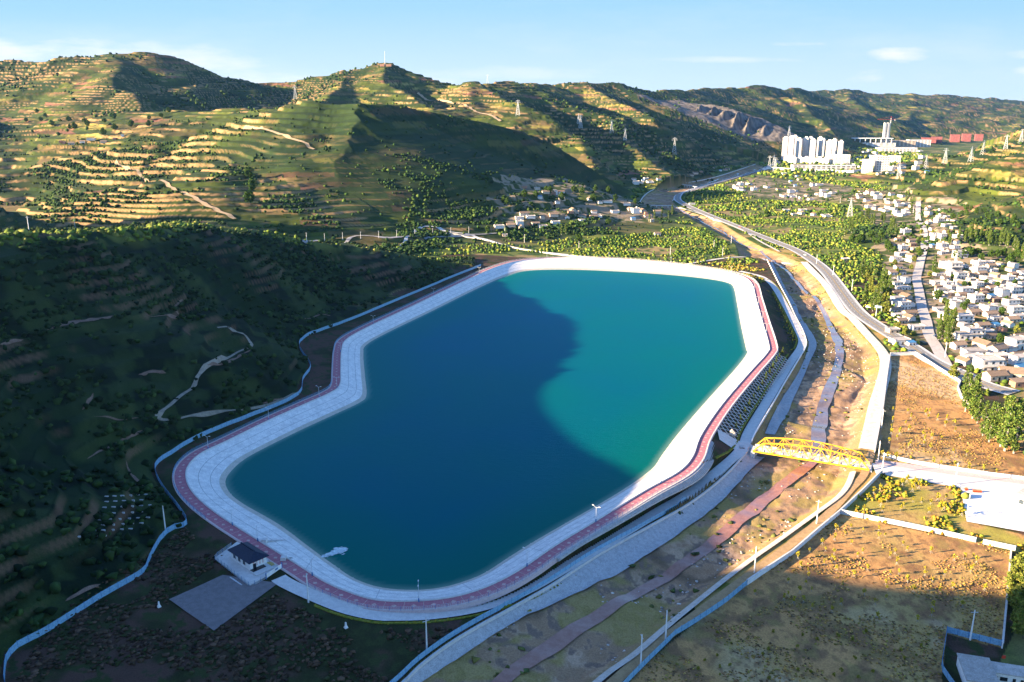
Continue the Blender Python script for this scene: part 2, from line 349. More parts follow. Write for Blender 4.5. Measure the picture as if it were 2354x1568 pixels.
# ---------------------------------------------------------------- mesh helpers
COL = sc.collection
def mesh(name, verts, faces, m=None, smoothf=False, colors=None):
    me = bpy.data.meshes.new(name)
    verts = np.asarray(verts, np.float32)
    if isinstance(faces, np.ndarray):
        k = faces.shape[1]; nf = len(faces)
        me.vertices.add(len(verts)); me.vertices.foreach_set('co', verts.ravel())
        me.loops.add(nf * k); me.loops.foreach_set('vertex_index', faces.astype(np.int32).ravel())
        me.polygons.add(nf); me.polygons.foreach_set('loop_start', np.arange(0, nf * k, k, dtype=np.int32))
        me.update(calc_edges=True)
    else:
        me.from_pydata([tuple(map(float, v)) for v in verts], [], faces)
    if colors is not None:
        ca = me.color_attributes.new('Col', 'FLOAT_COLOR', 'POINT')
        c4 = np.ones((len(verts), 4), np.float32); c4[:, :3] = colors; ca.data.foreach_set('color', c4.ravel())
    if smoothf: me.polygons.foreach_set('use_smooth', np.ones(len(me.polygons), bool))
    if m: me.materials.append(m)
    return me
def link(name, me, parent=None, loc=None, **tags):
    o = bpy.data.objects.new(name, me); COL.objects.link(o)
    if parent: o.parent = parent
    if loc is not None: o.location = loc
    for k, v in tags.items():
        if v: o[k] = v
    return o
def grid_faces(nr, nc, closed=False):
    a = np.arange(nr * nc).reshape(nr, nc)
    if closed: a = np.hstack([a, a[:, :1]])
    return np.stack([a[:-1, :-1], a[:-1, 1:], a[1:, 1:], a[1:, :-1]], -1).reshape(-1, 4)
# ---------------------------------------------------------------- terrain sheet
def zone(pts, z=-6): return PL(pts, z)
FIELD_N = zone([(2045,818),(2104,817),(2207,881),(2200,894),(2226,937),(2276,970),(2360,985),(2360,1100),(2022,1050),(2009,1043),(2029,937)])
FIELD_S = zone([(1929,1182),(2242,1246),(2322,1268),(2310,1403),(2302,1490),(2175,1454),(2160,1600),(1400,1620),(1494,1517),(1592,1436),(1716,1345),(1820,1275)])
PARK_S = zone([(2025,1089),(2210,1118),(2221,1200),(2400,1240),(2400,1280),(1931,1180)])
VILL = [zone(p) for p in ([(2050,660),(2110,560),(2353,600),(2400,900),(2250,850),(2080,770)],[(2020,560),(2060,480),(2200,480),(2200,660),(2090,690),(2030,620)],
  [(1960,470),(2050,430),(2120,500),(2100,600),(2050,560)],[(1140,500),(1300,480),(1520,470),(1520,520),(1300,530),(1150,545)],[(1660,425),(1750,405),(1960,430),(1940,470),(1750,460)])]
YARD = zone([(388,1380),(512,1325),(560,1350),(640,1335),(655,1345),(490,1455)], -1)
def albedo(X, Y, z, f):
    hl, hl2, hf, ri = f['hl'], f['hl2'], f['hillf'], f['riser']
    n1 = fbm(X, Y, 240, 4, 101); n2 = fbm(X, Y, 45, 4, 111); n3 = fbm(X, Y, 9, 3, 121); n4 = fbm(X, Y, 3, 3, 131)
    C = lambda r, g, b: np.array([r, g, b])
    def mx(a, b, t): t = np.clip(t, 0, 1)[..., None]; return a * (1 - t) + b * t
    # valley floor: orchards and plots
    plot = h2(np.floor((X * .8 + Y * .6 + 30 * n1) / 55), np.floor((Y * .8 - X * .6 + 30 * n2) / 26), 5)
    col = mx(C(.050, .080, .016) + 0 * X[..., None], C(.14, .16, .035), sm(.55, .7, plot))
    col = mx(col, C(.26, .19, .08), sm(.88, .9, plot)); col = mx(col, C(.035, .07, .015), sm(.5, .75, n3))
    col = mx(col, C(.20, .15, .07), sm(.55, .7, n2) * .5)
    # hills
    tid = f['tid']; fld = h2(tid, np.floor((X + Y * .4 + 90 * n1 + 17 * (tid % 7)) / 85), 9); fl2 = h2(tid + 50, np.floor((X * .9 - Y * .3) / 45), 13)
    hc = mx(C(.15, .105, .040) + 0 * X[..., None], C(.22, .145, .055), sm(.4, .6, n2))
    hc = mx(hc, C(.050, .070, .014), sm(.56, .48, fld)); hc = mx(hc, C(.085, .105, .016), (fld > .56) & (fld < .72)); hc = mx(hc, C(.26, .21, .05), (fld > .88) & (fld < .94)); hc = mx(hc, C(.22, .10, .06), sm(.94, .95, fld))
    hc = mx(hc, C(.028, .042, .012), sm(.52, .62, fl2) * .6)
    hc = mx(hc, C(.018, .038, .010), sm(.52, .60, n1) * .9); hc = mx(hc, C(.016, .036, .010), sm(.52, .60, n3) * sm(.35, .55, n2) * .8)
    hc = mx(hc, C(.36, .215, .10), sm(.35, .8, ri) * sm(.42, .56, n1 * .35 + n2 * .65) * .9)
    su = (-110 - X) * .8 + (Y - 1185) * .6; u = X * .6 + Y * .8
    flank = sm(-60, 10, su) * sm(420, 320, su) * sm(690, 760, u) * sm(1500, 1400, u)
    hc = mx(hc, C(.016, .034, .012), flank * .72)  # flank's shade put into its colour, on top of denser scrub
    if f['rib'] is not None:
        rc = mx(C(.085, .075, .066) + 0 * X[..., None], C(.19, .16, .135), sm(.4, .6, n3))
        hc = mx(hc, rc, f['rib'].astype(float) * sm(25, 45, hl + n2 * 20))
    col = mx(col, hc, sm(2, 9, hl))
    # the near hill: scrub, grass banks, bare loess scars
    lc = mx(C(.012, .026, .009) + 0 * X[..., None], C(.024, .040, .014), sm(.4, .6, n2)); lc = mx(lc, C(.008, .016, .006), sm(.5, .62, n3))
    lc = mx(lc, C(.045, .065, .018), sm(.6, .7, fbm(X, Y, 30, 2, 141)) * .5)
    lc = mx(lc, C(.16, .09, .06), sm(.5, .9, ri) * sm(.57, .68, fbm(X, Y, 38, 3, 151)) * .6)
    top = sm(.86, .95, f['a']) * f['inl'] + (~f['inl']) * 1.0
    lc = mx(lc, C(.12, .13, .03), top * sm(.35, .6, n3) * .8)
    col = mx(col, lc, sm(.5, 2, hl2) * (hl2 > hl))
    # ground round the reservoir
    apron = (~f['rin']) & (f['rd'] < 130) & (hf < 1.0) & (~f['vin']) & (Y < 920)
    ac = mx(C(.085, .048, .034) + 0 * X[..., None], C(.030, .034, .013), sm(.45, .6, n2 * .5 + n3 * .5)); ac = mx(ac, C(.035, .045, .015), sm(.55, .68, n4))
    col = np.where(apron[..., None], ac, col)
    # river bed
    rv = f['vin']
    rc = mx(C(.34, .205, .115) + 0 * X[..., None], C(.48, .31, .19), sm(.4, .6, n4 * .5 + n3 * .5)); rc = mx(rc, C(.17, .13, .045), sm(.50, .60, n2 * .6 + n4 * .4) * .8); rc = mx(rc, C(.20, .13, .09), sm(.55, .65, n4))
    rc = mx(rc, C(.30, .22, .06), sm(.50, .58, fbm(X, Y, 34, 3, 181)) * sm(.4, .55, n3) * .75); rc = mx(rc, C(.13, .085, .05), sm(.06, .0, np.abs(fbm(X, Y, 42, 3, 185) - .5)) * .7)
    rc = mx(rc, C(.28, .20, .08), sm(6, 1, f['vd']) * .6)
    col = np.where(rv[..., None], rc, col)
    side = (~rv) & (f['vd'] < 22) & (X > 60) & (Y < 1000) & (hf < 1) & (~f['rin']) & inside(X, Y, RSIDE)
    col = np.where(side[..., None], mx(C(.36, .24, .08) + 0 * X[..., None], C(.15, .15, .03), sm(.5, .62, n3)), col)
    for poly, dens in ((FIELD_N, 0), (FIELD_S, .1), (PARK_S, .8)):
        m = inside(X, Y, poly)
        fc = mx(C(.45, .24, .09) + 0 * X[..., None], C(.38, .25, .09), sm(.45, .6, n2)); fc = mx(fc, C(.24, .13, .06), sm(.5, .64, n3))
        fc = mx(fc, C(.50, .35, .20), sm(.55, .64, n1 * .3 + n2 * .7)); n5 = fbm(X, Y, 1.6, 2, 133); fc = mx(fc, C(.16, .09, .045), sm(.55, .7, n5) * .6); fc = mx(fc, C(.26, .22, .05), sm(.56, .66, n4 * .5 + n3 * .5) * (.25 + dens * .6))
        if dens > .5: fc = mx(fc, C(.30, .26, .05), sm(.3, .6, n3) * .8)
        col = np.where(m[..., None], fc, col)
    WX = X + (fbm(X, Y, 40, 3, 161) - .5) * 60; WY = Y + (fbm(X, Y, 40, 3, 171) - .5) * 60
    for v in VILL:
        m = inside(WX, WY, v)
        vc = mx(C(.26, .20, .13) + 0 * X[..., None], C(.05, .07, .02), sm(.44, .52, n3 * .6 + n2 * .4)); col = np.where(m[..., None], vc, col)
    col = col * (.86 + .28 * n4[..., None])
    return np.clip(col, .008, .8)
RSIDE = np.vstack([RBANK, [(200,100,0),(600,100,0),(700,1500,0),(430,1450,0)]])
th = np.radians(np.r_[np.linspace(-180, -62, 50)[:-1], np.linspace(-62, -40, 60)[:-1], np.linspace(-40, 40, QA), np.linspace(40, 62, 60)[1:], np.linspace(62, 180, 50)[1:-1]])
rr = [4.0]
while rr[-1] < 28000:
    r = rr[-1]; rr.append(r * (1.12 if r < 150 else (1 + QR * (.55 if 850 < r < 3000 else 1)) if r < 9500 else 1.03))
rr = np.array(rr)
TH, RR = np.meshgrid(th, rr)
GX = RR * np.sin(TH); GY = RR * np.cos(TH)
GZ, info = H(GX, GY, True)
GZ = np.where(RR > 9500, GZ - (RR - 9500) * .004, GZ)
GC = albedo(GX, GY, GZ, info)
m_ter = mat('terrain_soil_and_scrub', None, .95, .22, .35, attr='Col', spec=.1, bump=.4)
V_ = np.stack([GX, GY, GZ], -1).reshape(-1, 3)
nr, nc = GX.shape
F_ = grid_faces(nr, nc, True)[:, ::-1]
V_ = np.vstack([V_, [[0, 0, GZ[0].mean()]]])
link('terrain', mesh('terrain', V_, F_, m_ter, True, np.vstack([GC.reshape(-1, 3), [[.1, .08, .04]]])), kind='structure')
# from here on heights are read off the finished sheet, so that things stand on it exactly
H_exact = H; _lr = np.log(rr); _G = {k: v.astype(np.float32) for k, v in info.items()}; _G['z'] = GZ
def H(X, Y, full=False):
    X = np.asarray(X, float); Y = np.asarray(Y, float); R_ = np.hypot(X, Y); T_ = np.arctan2(X, Y)
    i = np.clip(np.interp(np.log(np.maximum(R_, 4.01)), _lr, np.arange(len(rr))), 0, len(rr) - 1.001); j = np.clip(np.interp(T_, th, np.arange(len(th))), 0, len(th) - 1.001)
    a = i.astype(int); b = j.astype(int); r0, r1 = rr[a], rr[a + 1]; fi = (R_ - r0) / (r1 - r0); fj = j - b
    def g(k):
        q = _G[k]; return (q[a, b] * (1 - fj) + q[a, b + 1] * fj) * (1 - fi) + (q[a + 1, b] * (1 - fj) + q[a + 1, b + 1] * fj) * fi
    z = g('z')
    if not full: return z
    f = {k: g(k) for k in ('hl', 'hl2', 'hillf', 'riser', 'rd', 'vd', 'a', 'D')}
    for k in ('rin', 'vin', 'rib', 'inl'): f[k] = g(k) > .5
    f['tid'] = _G['tid'][a, b]
    return z, f
del GX, GY, GZ, GC, TH, RR, V_, F_
# ---------------------------------------------------------------- draped strips
def drape(A, B, n=4, lift=.15, smoothk=True):
    """strip between two equally sampled lines, following the ground"""
    A = np.asarray(A); B = np.asarray(B)
    T = np.linspace(0, 1, n + 1)[:, None, None]
    G = A[None, :, :2] * (1 - T) + B[None, :, :2] * T
    z = H(G[..., 0], G[..., 1]); d = np.hypot(G[..., 0], G[..., 1])
    V = np.dstack([G, (z + lift + d * .0004)[..., None]])
    return V
def strip(name, cl, width, m, lift=.15, n=3, step=3, zmode='drape', flat=False, tags=None, parent=None, colors=None):
    cl = resample(cl, step); a = offset(cl, width / 2); b = offset(cl, -width / 2)
    if zmode == 'drape':
        V = drape(a, b, n, lift)
        if flat:
            zc_ = H(cl[:, 0], cl[:, 1]); zc_ = np.convolve(np.pad(zc_, 4, mode='edge'), np.ones(9) / 9, 'valid'); V[..., 2] = zc_[None] + lift
    else:
        T = np.linspace(0, 1, n + 1)[:, None, None]; V = a[None] * (1 - T) + b[None] * T; V[..., 2] += lift
    F = grid_faces(V.shape[0], V.shape[1])
    return link(name, mesh(name, V.reshape(-1, 3), F, m, False), parent, **(tags or {}))
def two_sided(name, A, B, m, n=5, lift=.15, tags=None, step=3):
    """strip between two traced lines, matched along their length"""
    k = int(max(np.hypot(*(A[1:, :2] - A[:-1, :2]).T).sum(), np.hypot(*(B[1:, :2] - B[:-1, :2]).T).sum()) / step)
    def rs(p):
        s = np.r_[0, np.cumsum(np.hypot(*(p[1:, :2] - p[:-1, :2]).T))]; t = np.linspace(0, s[-1], k)
        return np.stack([np.interp(t, s, p[:, j]) for j in range(3)], 1)
    V = drape(rs(A), rs(B), n, lift)
    return link(name, mesh(name, V.reshape(-1, 3), grid_faces(*V.shape[:2]), m), **(tags or {}))
S = dict(kind='structure')
# ---- reservoir: lining, water, walkway
m_lin = mat('stone_lining', (.78,.74,.68), .9, .16, .35, (.62,.59,.55), bump=.2)
t = m_lin.node_tree
k = len(RIM); TT = np.linspace(0, 1.25, 11)[:, None, None]
V = RIM[None] * (1 - TT) + WAT[None] * TT
m_ = link('reservoir_lining', mesh('reservoir_lining', V.reshape(-1, 3), grid_faces(11, k, True)[:, ::-1], m_lin), **S)
TS = np.array([.84, 1.12])[:, None, None]; VS = RIM[None] * (1 - TS) + WAT[None] * TS; VS[..., 2] += .03
link('waterline_stain', mesh('waterline_stain', VS.reshape(-1, 3), grid_faces(2, k, True)[:, ::-1], mat('damp_stone', (.50,.45,.36), .7, .2, .5, (.42,.38,.31))), **S)
for f0, f1 in ((.30, .315), (.60, .615)):
    TS = np.array([f0, f1])[:, None, None]; VS = RIM[None] * (1 - TS) + WAT[None] * TS; VS[..., 2] += .03
    link('lining_joint', mesh('lining_joint', VS.reshape(-1, 3), grid_faces(2, k, True)[:, ::-1], mat('joint_grey', (.40,.39,.37), .9, .15, 1)), **S)
wp = resample(WAT, 2.0, True)
cen = wp.mean(0)
def water_mesh(name, poly, z, m, step=6):
    x0, y0 = poly[:, :2].min(0) - 4; x1, y1 = poly[:, :2].max(0) + 4
    xs = np.arange(x0, x1, step); ys = np.arange(y0, y1, step); X, Y = np.meshgrid(xs, ys)
    d, _, _ = seg_dist(X, Y, poly, True); ins = inside(X, Y, poly); keep = ins | (d < step * 1.2)
    F = grid_faces(*X.shape); F = F[keep.ravel()[F].all(1)]
    sd = np.where(ins, d, -d).ravel()
    me = mesh(name, np.stack([X.ravel(), Y.ravel(), np.full(X.size, z)], 1), F, m, True, np.stack([np.clip(sd / 40, 0, 1), np.clip(sd / 3, 0, 1), sd * 0], 1))
    return me
m_wat = bpy.data.materials.new('reservoir_water'); m_wat.use_nodes = True; t = m_wat.node_tree; b = t.nodes['Principled BSDF']
b.inputs['Roughness'].default_value = .12; b.inputs['IOR'].default_value = 1.3; b.inputs['Specular Tint'].default_value = (.2, .75, 1, 1); b.inputs['Specular IOR Level'].default_value = .07
at = N(t, 'ShaderNodeAttribute'); at.attribute_name = 'Col'; sp = N(t, 'ShaderNodeSeparateColor'); t.links.new(at.outputs['Color'], sp.inputs[0])
g = N(t, 'ShaderNodeNewGeometry'); nz_ = N(t, 'ShaderNodeTexNoise', Scale=.012, Detail=3.0); t.links.new(g.outputs['Position'], nz_.inputs['Vector'])
mx1 = N(t, 'ShaderNodeMix', data_type='RGBA'); mx1.inputs[6].default_value = (.0003,.105,.08,1); mx1.inputs[7].default_value = (.0003,.078,.12,1); t.links.new(nz_.outputs['Fac'], mx1.inputs[0])
mx2 = N(t, 'ShaderNodeMix', data_type='RGBA'); mx2.inputs[6].default_value = (.001,.105,.075,1); t.links.new(sp.outputs['Red'], mx2.inputs[0]); t.links.new(mx1.outputs[2], mx2.inputs[7])
mx3 = N(t, 'ShaderNodeMix', data_type='RGBA'); mx3.inputs[6].default_value = (.12,.22,.16,1); t.links.new(sp.outputs['Green'], mx3.inputs[0]); t.links.new(mx2.outputs[2], mx3.inputs[7])
df = N(t, 'ShaderNodeBsdfDiffuse'); gl = N(t, 'ShaderNodeBsdfGlossy'); gl.inputs['Color'].default_value = (.22, .62, .95, 1); gl.inputs['Roughness'].default_value = .13
t.links.new(mx3.outputs[2], df.inputs['Color']); fr = N(t, 'ShaderNodeFresnel', IOR=1.33); fm_ = N(t, 'ShaderNodeMath', operation='MULTIPLY'); fm_.inputs[1].default_value = .45; t.links.new(fr.outputs[0], fm_.inputs[0])
ms = N(t, 'ShaderNodeMixShader'); t.links.new(fm_.outputs[0], ms.inputs[0]); t.links.new(df.outputs[0], ms.inputs[1]); t.links.new(gl.outputs[0], ms.inputs[2]); t.links.new(ms.outputs[0], t.nodes['Material Output'].inputs['Surface'])
mpw = N(t, 'ShaderNodeMapping'); mpw.inputs['Scale'].default_value = (.25, .8, 1); mpw.inputs['Rotation'].default_value = (0, 0, .2); t.links.new(g.outputs['Position'], mpw.inputs[0])
nw = N(t, 'ShaderNodeTexNoise', Scale=1.0, Detail=4.0, Roughness=.6); t.links.new(mpw.outputs[0], nw.inputs['Vector'])
bp = N(t, 'ShaderNodeBump', Strength=.6, Distance=.3); t.links.new(nw.outputs['Fac'], bp.inputs['Height']); t.links.new(bp.outputs[0], df.inputs['Normal']); t.links.new(bp.outputs[0], gl.inputs['Normal']); t.nodes.remove(b)
link('reservoir_water', water_mesh('reservoir_water', WAT, WZ + .02, m_wat, 2), **S)
# ---------------------------------------------------------------- builders
rng = np.random.RandomState(7); rnd = random.Random(11)
class MB:
    def __init__(s): s.v = []; s.f = []
    def poly(s, pts, faces):
        b = len(s.v); s.v += [tuple(map(float, p)) for p in pts]; s.f += [tuple(b + i for i in f) for f in faces]; return s
    def box(s, x0, x1, y0, y1, z0, z1):
        return s.poly([(x0,y0,z0),(x1,y0,z0),(x1,y1,z0),(x0,y1,z0),(x0,y0,z1),(x1,y0,z1),(x1,y1,z1),(x0,y1,z1)],
                      [(0,3,2,1),(4,5,6,7),(0,1,5,4),(1,2,6,5),(2,3,7,6),(3,0,4,7)])
    def bar(s, p, q, w, h=None):
        p = Vector(p); q = Vector(q); d = (q - p)
        if d.length < 1e-6: return s
        d.normalize(); up = Vector((0,0,1)) if abs(d.z) < .95 else Vector((1,0,0))
        a = d.cross(up).normalized() * w / 2; b = a.cross(d).normalized() * (h or w) / 2
        return s.poly([p-a-b, p+a-b, p+a+b, p-a+b, q-a-b, q+a-b, q+a+b, q-a+b],
                      [(0,3,2,1),(4,5,6,7),(0,1,5,4),(1,2,6,5),(2,3,7,6),(3,0,4,7)])
    def cyl(s, c, r0, r1, h, n=8, cap=True):
        b = [(c[0]+r0*math.cos(6.2832*i/n), c[1]+r0*math.sin(6.2832*i/n), c[2]) for i in range(n)]
        t = [(c[0]+r1*math.cos(6.2832*i/n), c[1]+r1*math.sin(6.2832*i/n), c[2]+h) for i in range(n)]
        f = [(i,(i+1)%n,n+(i+1)%n,n+i) for i in range(n)]
        if cap: f += [tuple(range(n))[::-1], tuple(range(n,2*n))]
        return s.poly(b + t, f)
    def wallpath(s, pts, w, h, z0=0):
        """a wall of even width and height along points carrying their own ground height"""
        p = np.asarray(pts, float); a = offset(p, w/2); b = offset(p, -w/2); k = len(p)
        v = [(a[i][0],a[i][1],a[i][2]+z0) for i in range(k)] + [(b[i][0],b[i][1],b[i][2]+z0) for i in range(k)] + [(a[i][0],a[i][1],a[i][2]+z0+h) for i in range(k)] + [(b[i][0],b[i][1],b[i][2]+z0+h) for i in range(k)]
        f = []
        for i in range(k-1):
            f += [(i,2*k+i,2*k+i+1,i+1),(k+i,k+i+1,3*k+i+1,3*k+i),(2*k+i,3*k+i,3*k+i+1,2*k+i+1)]
        f += [(0,k,3*k,2*k),(k-1,3*k-1,4*k-1,2*k-1)]
        return s.poly(v, f)
    def me(s, name, m, org=(0,0,0), sm_=False):
        v = np.array(s.v) - np.array(org); me = mesh(name, v, s.f, m, sm_); return me
    def add(s, name, m, parent=None, org=(0,0,0), sm_=False, **tags):
        return link(name, s.me(name, m, org, sm_), parent, **tags)
def thing(name, loc, label, cat, group=None, rz=0, sc_=None):
    o = bpy.data.objects.new(name, None); COL.objects.link(o); o.location = loc; o.rotation_euler = (0,0,rz)
    if sc_: o.scale = sc_
    o['label'] = label; o['category'] = cat
    if group: o['group'] = group
    return o
def copy_tree(o, parent=None, loc=None, rz=None, label=None, scale=None, tags=True):
    c = o.copy(); COL.objects.link(c); c.parent = parent
    if loc is not None: c.location = loc
    if rz is not None: c.rotation_euler = (0,0,rz)
    if scale is not None: c.scale = scale
    if label: c['label'] = label
    for ch in list(o.children): copy_tree(ch, c)
    return c
ORD = ['first','second','third','fourth','fifth','sixth','seventh','eighth','ninth','tenth','eleventh','twelfth','thirteenth','fourteenth','fifteenth',
 'sixteenth','seventeenth','eighteenth','nineteenth','twentieth']
def nth(i):
    if i < 20: return ORD[i]
    n = i + 1; return '%d%s' % (n, 'th' if 10 <= n % 100 <= 20 else {1:'st',2:'nd',3:'rd'}.get(n % 10, 'th'))
# ---------------------------------------------------------------- materials of the place
M = {}
M['conc'] = mat('concrete', (.60,.57,.53), .9, .12, .8, (.52,.49,.45))
M['pave'] = mat('service_road_concrete', (.62,.58,.53), .9, .10, .6, (.54,.50,.46))
M['white'] = mat('white_render', (.78,.76,.72), .85, .08, .5, (.68,.66,.62))
M['slab'] = mat('revetment_stone', (.45,.44,.43), .92, .30, .7, (.36,.35,.34), bump=.3)
M['asph'] = mat('asphalt', (.20,.19,.18), .9, .12, .4, (.24,.23,.21))
M['mark'] = mat('road_marking_white', (.75,.74,.70), .8, .1, 1)
M['yel'] = mat('road_marking_yellow', (.70,.42,.06), .8, .1, 1)
M['red'] = mat('red_paving', (.46,.17,.19), .85, .15, 1.2, (.38,.13,.15))
M['pink'] = mat('pink_paving', (.58,.42,.38), .85, .12, 1.0, (.50,.36,.33))
M['tile'] = mat('pale_tile', (.62,.42,.36), .85, .1, 1)
M['bluem'] = mat('blue_painted_metal', (.05,.19,.42), .5, .1, 2)
M['bluep'] = mat('pale_blue_mesh_panel', (.22,.42,.58), .6, .1, 2)
M['galv'] = mat('galvanised_metal', (.62,.64,.64), .5, .1, 2)
M['gold'] = mat('yellow_bridge_paint', (.80,.42,.03), .45, .08, 1)
M['goldd'] = mat('orange_bridge_paint', (.78,.33,.03), .5, .1, 1)
M['navy'] = mat('dark_roof_tile', (.018,.025,.05), .6, .25, 1.5)
M['dark'] = mat('dark_opening', (.02,.025,.03), .25, .1, 1, spec=.5)
M['glass'] = mat('window_glass', (.05,.07,.09), .12, .1, 1, spec=.6)
M['trunk'] = mat('bark', (.13,.10,.075), .9, .2, 3)
M['ptrunk'] = mat('pale_bark', (.38,.35,.30), .9, .2, 3)
M['stone'] = mat('pale_boulder', (.52,.46,.38), .9, .2, .8, (.40,.34,.27), bump=.4)
M['stream'] = mat('silty_stream_water', (.36,.17,.11), .14, .12, .5, (.30,.13,.08), spec=.5)
M['stream2'] = mat('pale_stream_water', (.15,.115,.11), .12, .1, .4, (.20,.15,.13), spec=.6)
M['dirt'] = mat('dirt_track', (.42,.27,.13), .95, .15, .5, (.33,.21,.10))
M['gravel'] = mat('grey_gravel', (.20,.17,.165), .95, .14, .5, (.16,.14,.135))
M['hedge'] = mat('clipped_hedge', (.10,.14,.015), .9, .4, 1.2, (.24,.20,.02))
M['hedger'] = mat('red_leaved_hedge', (.14,.05,.02), .9, .3, 1.2, (.08,.06,.02))
M['foam'] = mat('white_water', (.70,.78,.78), .6, .15, .8)
M['redp'] = mat('red_paint', (.55,.05,.015), .5, .1, 1)
M['bluer'] = mat('blue_sheet_roof', (.07,.24,.45), .5, .15, 1, tint=.3)
M['rooft'] = mat('brown_tile_roof', (.27,.19,.13), .9, .25, 1.0, (.20,.14,.10), tint=.25)
M['roofg'] = mat('grey_flat_roof', (.46,.41,.36), .9, .2, .5, (.36,.32,.28), tint=.25)
M['wallw'] = mat('white_wall', (.74,.71,.66), .85, .08, .5, (.64,.60,.55), tint=.08)
M['wallb'] = mat('beige_wall', (.58,.47,.36), .85, .12, .5, (.50,.40,.30), tint=.15)
M['brick'] = mat('brick_wall', (.40,.22,.15), .9, .15, .6, (.34,.18,.12), tint=.15)
M['redb'] = mat('red_brick_tower', (.26,.085,.075), .85, .1, .1)
# ---------------------------------------------------------------- reservoir walkway, kerbs
rim = resample(RIM, 1.5, True)
def closed_strip(name, base, d0, d1, z0, z1, m, h=None, **tags):
    a = offset(base, d0, True); b = offset(base, d1, True); a[:, 2] = z0; b[:, 2] = z1
    return link(name, mesh(name, np.vstack([a, b]), grid_faces(2, len(base), True), m), **(tags or {}))
def closed_kerb(name, base, d0, d1, z0, h, m, parent=None, **tags):
    a = offset(base, d0, True); b = offset(base, d1, True); k = len(base)
    L = []
    for p, z in ((a, z0), (a, z0 + h), (b, z0 + h), (b, z0)):
        q = p.copy(); q[:, 2] += z; L.append(q)
    return link(name, mesh(name, np.vstack(L), grid_faces(4, k, True), m), parent, **tags)
closed_strip('walkway', rim, 0, 5.0, .02, .02, M['red'], kind='structure')
closed_kerb('kerb', rim, -.25, .25, -.3, .75, M['conc'], kind='structure')
closed_kerb('walkway_edge', rim, 4.6, 5.6, -1.5, 1.62, M['pink'], kind='structure')
# pale diamonds and joints let into the red paving, every 6 m
pav = MB(); mid = offset(rim, 2.5, True); step = 4; kk = len(rim)
tan = np.roll(mid, -1, 0) - np.roll(mid, 1, 0); tan /= np.hypot(tan[:,0], tan[:,1])[:,None]
for i in range(0, kk, step):
    c = mid[i]; t_ = tan[i]; n_ = np.array([-t_[1], t_[0], 0])
    a, b = t_ * .95, n_ * .75
    pav.poly([c - a + (0,0,.035), c - b + (0,0,.035), c + a + (0,0,.035), c + b + (0,0,.035)], [(0,1,2,3)])
    j = (i + 2) % kk; c = mid[j]; t_ = tan[j]; n_ = np.array([-t_[1], t_[0], 0])
    a, b = t_ * .10, n_ * 2.0
    pav.poly([c - a - b + (0,0,.035), c + a - b + (0,0,.035), c + a + b + (0,0,.035), c - a + b + (0,0,.035)], [(0,1,2,3)])
pav.add('paving_inlay', M['tile'], kind='structure')
# ---------------------------------------------------------------- fences
def along(pts, step): return resample(pts, step)
def fence(name, pts, label, h=1.8, sp=3.0, post=.12, panel=.05, mp=None, mpost=None, base=0, solid=True, group=None, cat='fence', foot=0, maxp=100):
    """posts and panels following the ground; the nearest posts are parts of their own"""
    p = resample(pts, sp); org = p[0]
    root = thing(name, tuple(org), label, cat, group)
    b = MB()
    if solid: b.wallpath(p, panel, h * .94, .06 + foot)
    else:
        for q in (.15, .4, .65, .95):
            for i in range(len(p) - 1): b.bar(p[i] + (0,0,h*q), p[i+1] + (0,0,h*q), .05)
        for i in range(len(p) - 1):
            for u in np.linspace(0, 1, 7)[1:-1]:
                c = p[i] * (1-u) + p[i+1] * u; b.bar(c + (0,0,.1), c + (0,0,h*.95), .05)
    b.add('panel', mp or M['bluep'], root, org)
    if foot:
        f = MB(); f.wallpath(p, .3, foot, 0); f.add('footing', M['conc'], root, org)
    d = np.hypot(p[:,0], p[:,1]); o = np.argsort(d); near = set(o[:maxp].tolist()); rest = MB(); pm = None
    for i in range(len(p)):
        if i in near:
            if pm is None:
                q = MB(); q.box(-post/2, post/2, -post/2, post/2, -.3, h * 1.06); pm = q.me('post', mpost or M['bluem'])
            c = link('post', pm, root); c.location = p[i] - org
        else:
            x, y, z = p[i]; rest.box(x-post/2, x+post/2, y-post/2, y+post/2, z-.3, z+h*1.06)
    if rest.v: rest.add('post', mpost or M['bluem'], root, org, kind='stuff')
    return root
def ground(pts, lift=0):
    p = np.asarray(pts, float).copy(); p[:, 2] = H(p[:, 0], p[:, 1]) + lift; return p
def GV(pts, z=None, step=4, lift=0, k=4):
    """survey points (at height z, or met on the ground) -> smooth line lying on the ground"""
    if z is None: q = hit([a for a, b in pts], [b for a, b in pts])
    else: q = PL(pts, z)
    q = smooth(q, k) if k else q
    return ground(resample(q, step), lift)
wo = offset(rim, 5.2, True)
def part_of_walk(i0, i1):
    """stretch of the outer walkway edge between two survey pairs"""
    a = RIM[i0 * 6]; b = RIM[(i1 * 6) % len(RIM)]
    ia = int(np.argmin(np.hypot(*(rim[:, :2] - a[:2]).T))); ib = int(np.argmin(np.hypot(*(rim[:, :2] - b[:2]).T)))
    if ib <= ia: ib += len(rim)
    return np.array([wo[j % len(wo)] for j in range(ia, ib + 1)])
fence('walkway_fence', part_of_walk(8, 28), 'low blue mesh fence on the outer edge of the red walkway, river side', 1.5, 3.6, .12, .03, solid=False, mp=M['galv'])
fence('walkway_fence', part_of_walk(31, 46), 'low blue mesh fence on the outer edge of the red walkway, hill side', 1.5, 3.6, .12, .03, solid=False)
fence('walkway_fence', part_of_walk(0, 8), 'low mesh fence along the far edge of the reservoir before the orchards', 1.4, 5, .12, .03, solid=False, mp=M['galv'], mpost=M['galv'])
FL = GV(FOOT[1:], None, 3, 0, 3)
fence('boundary_fence', FL, 'long blue sheet fence winding along the foot of the dark hill', 2.3, 3.2, .14, .05)
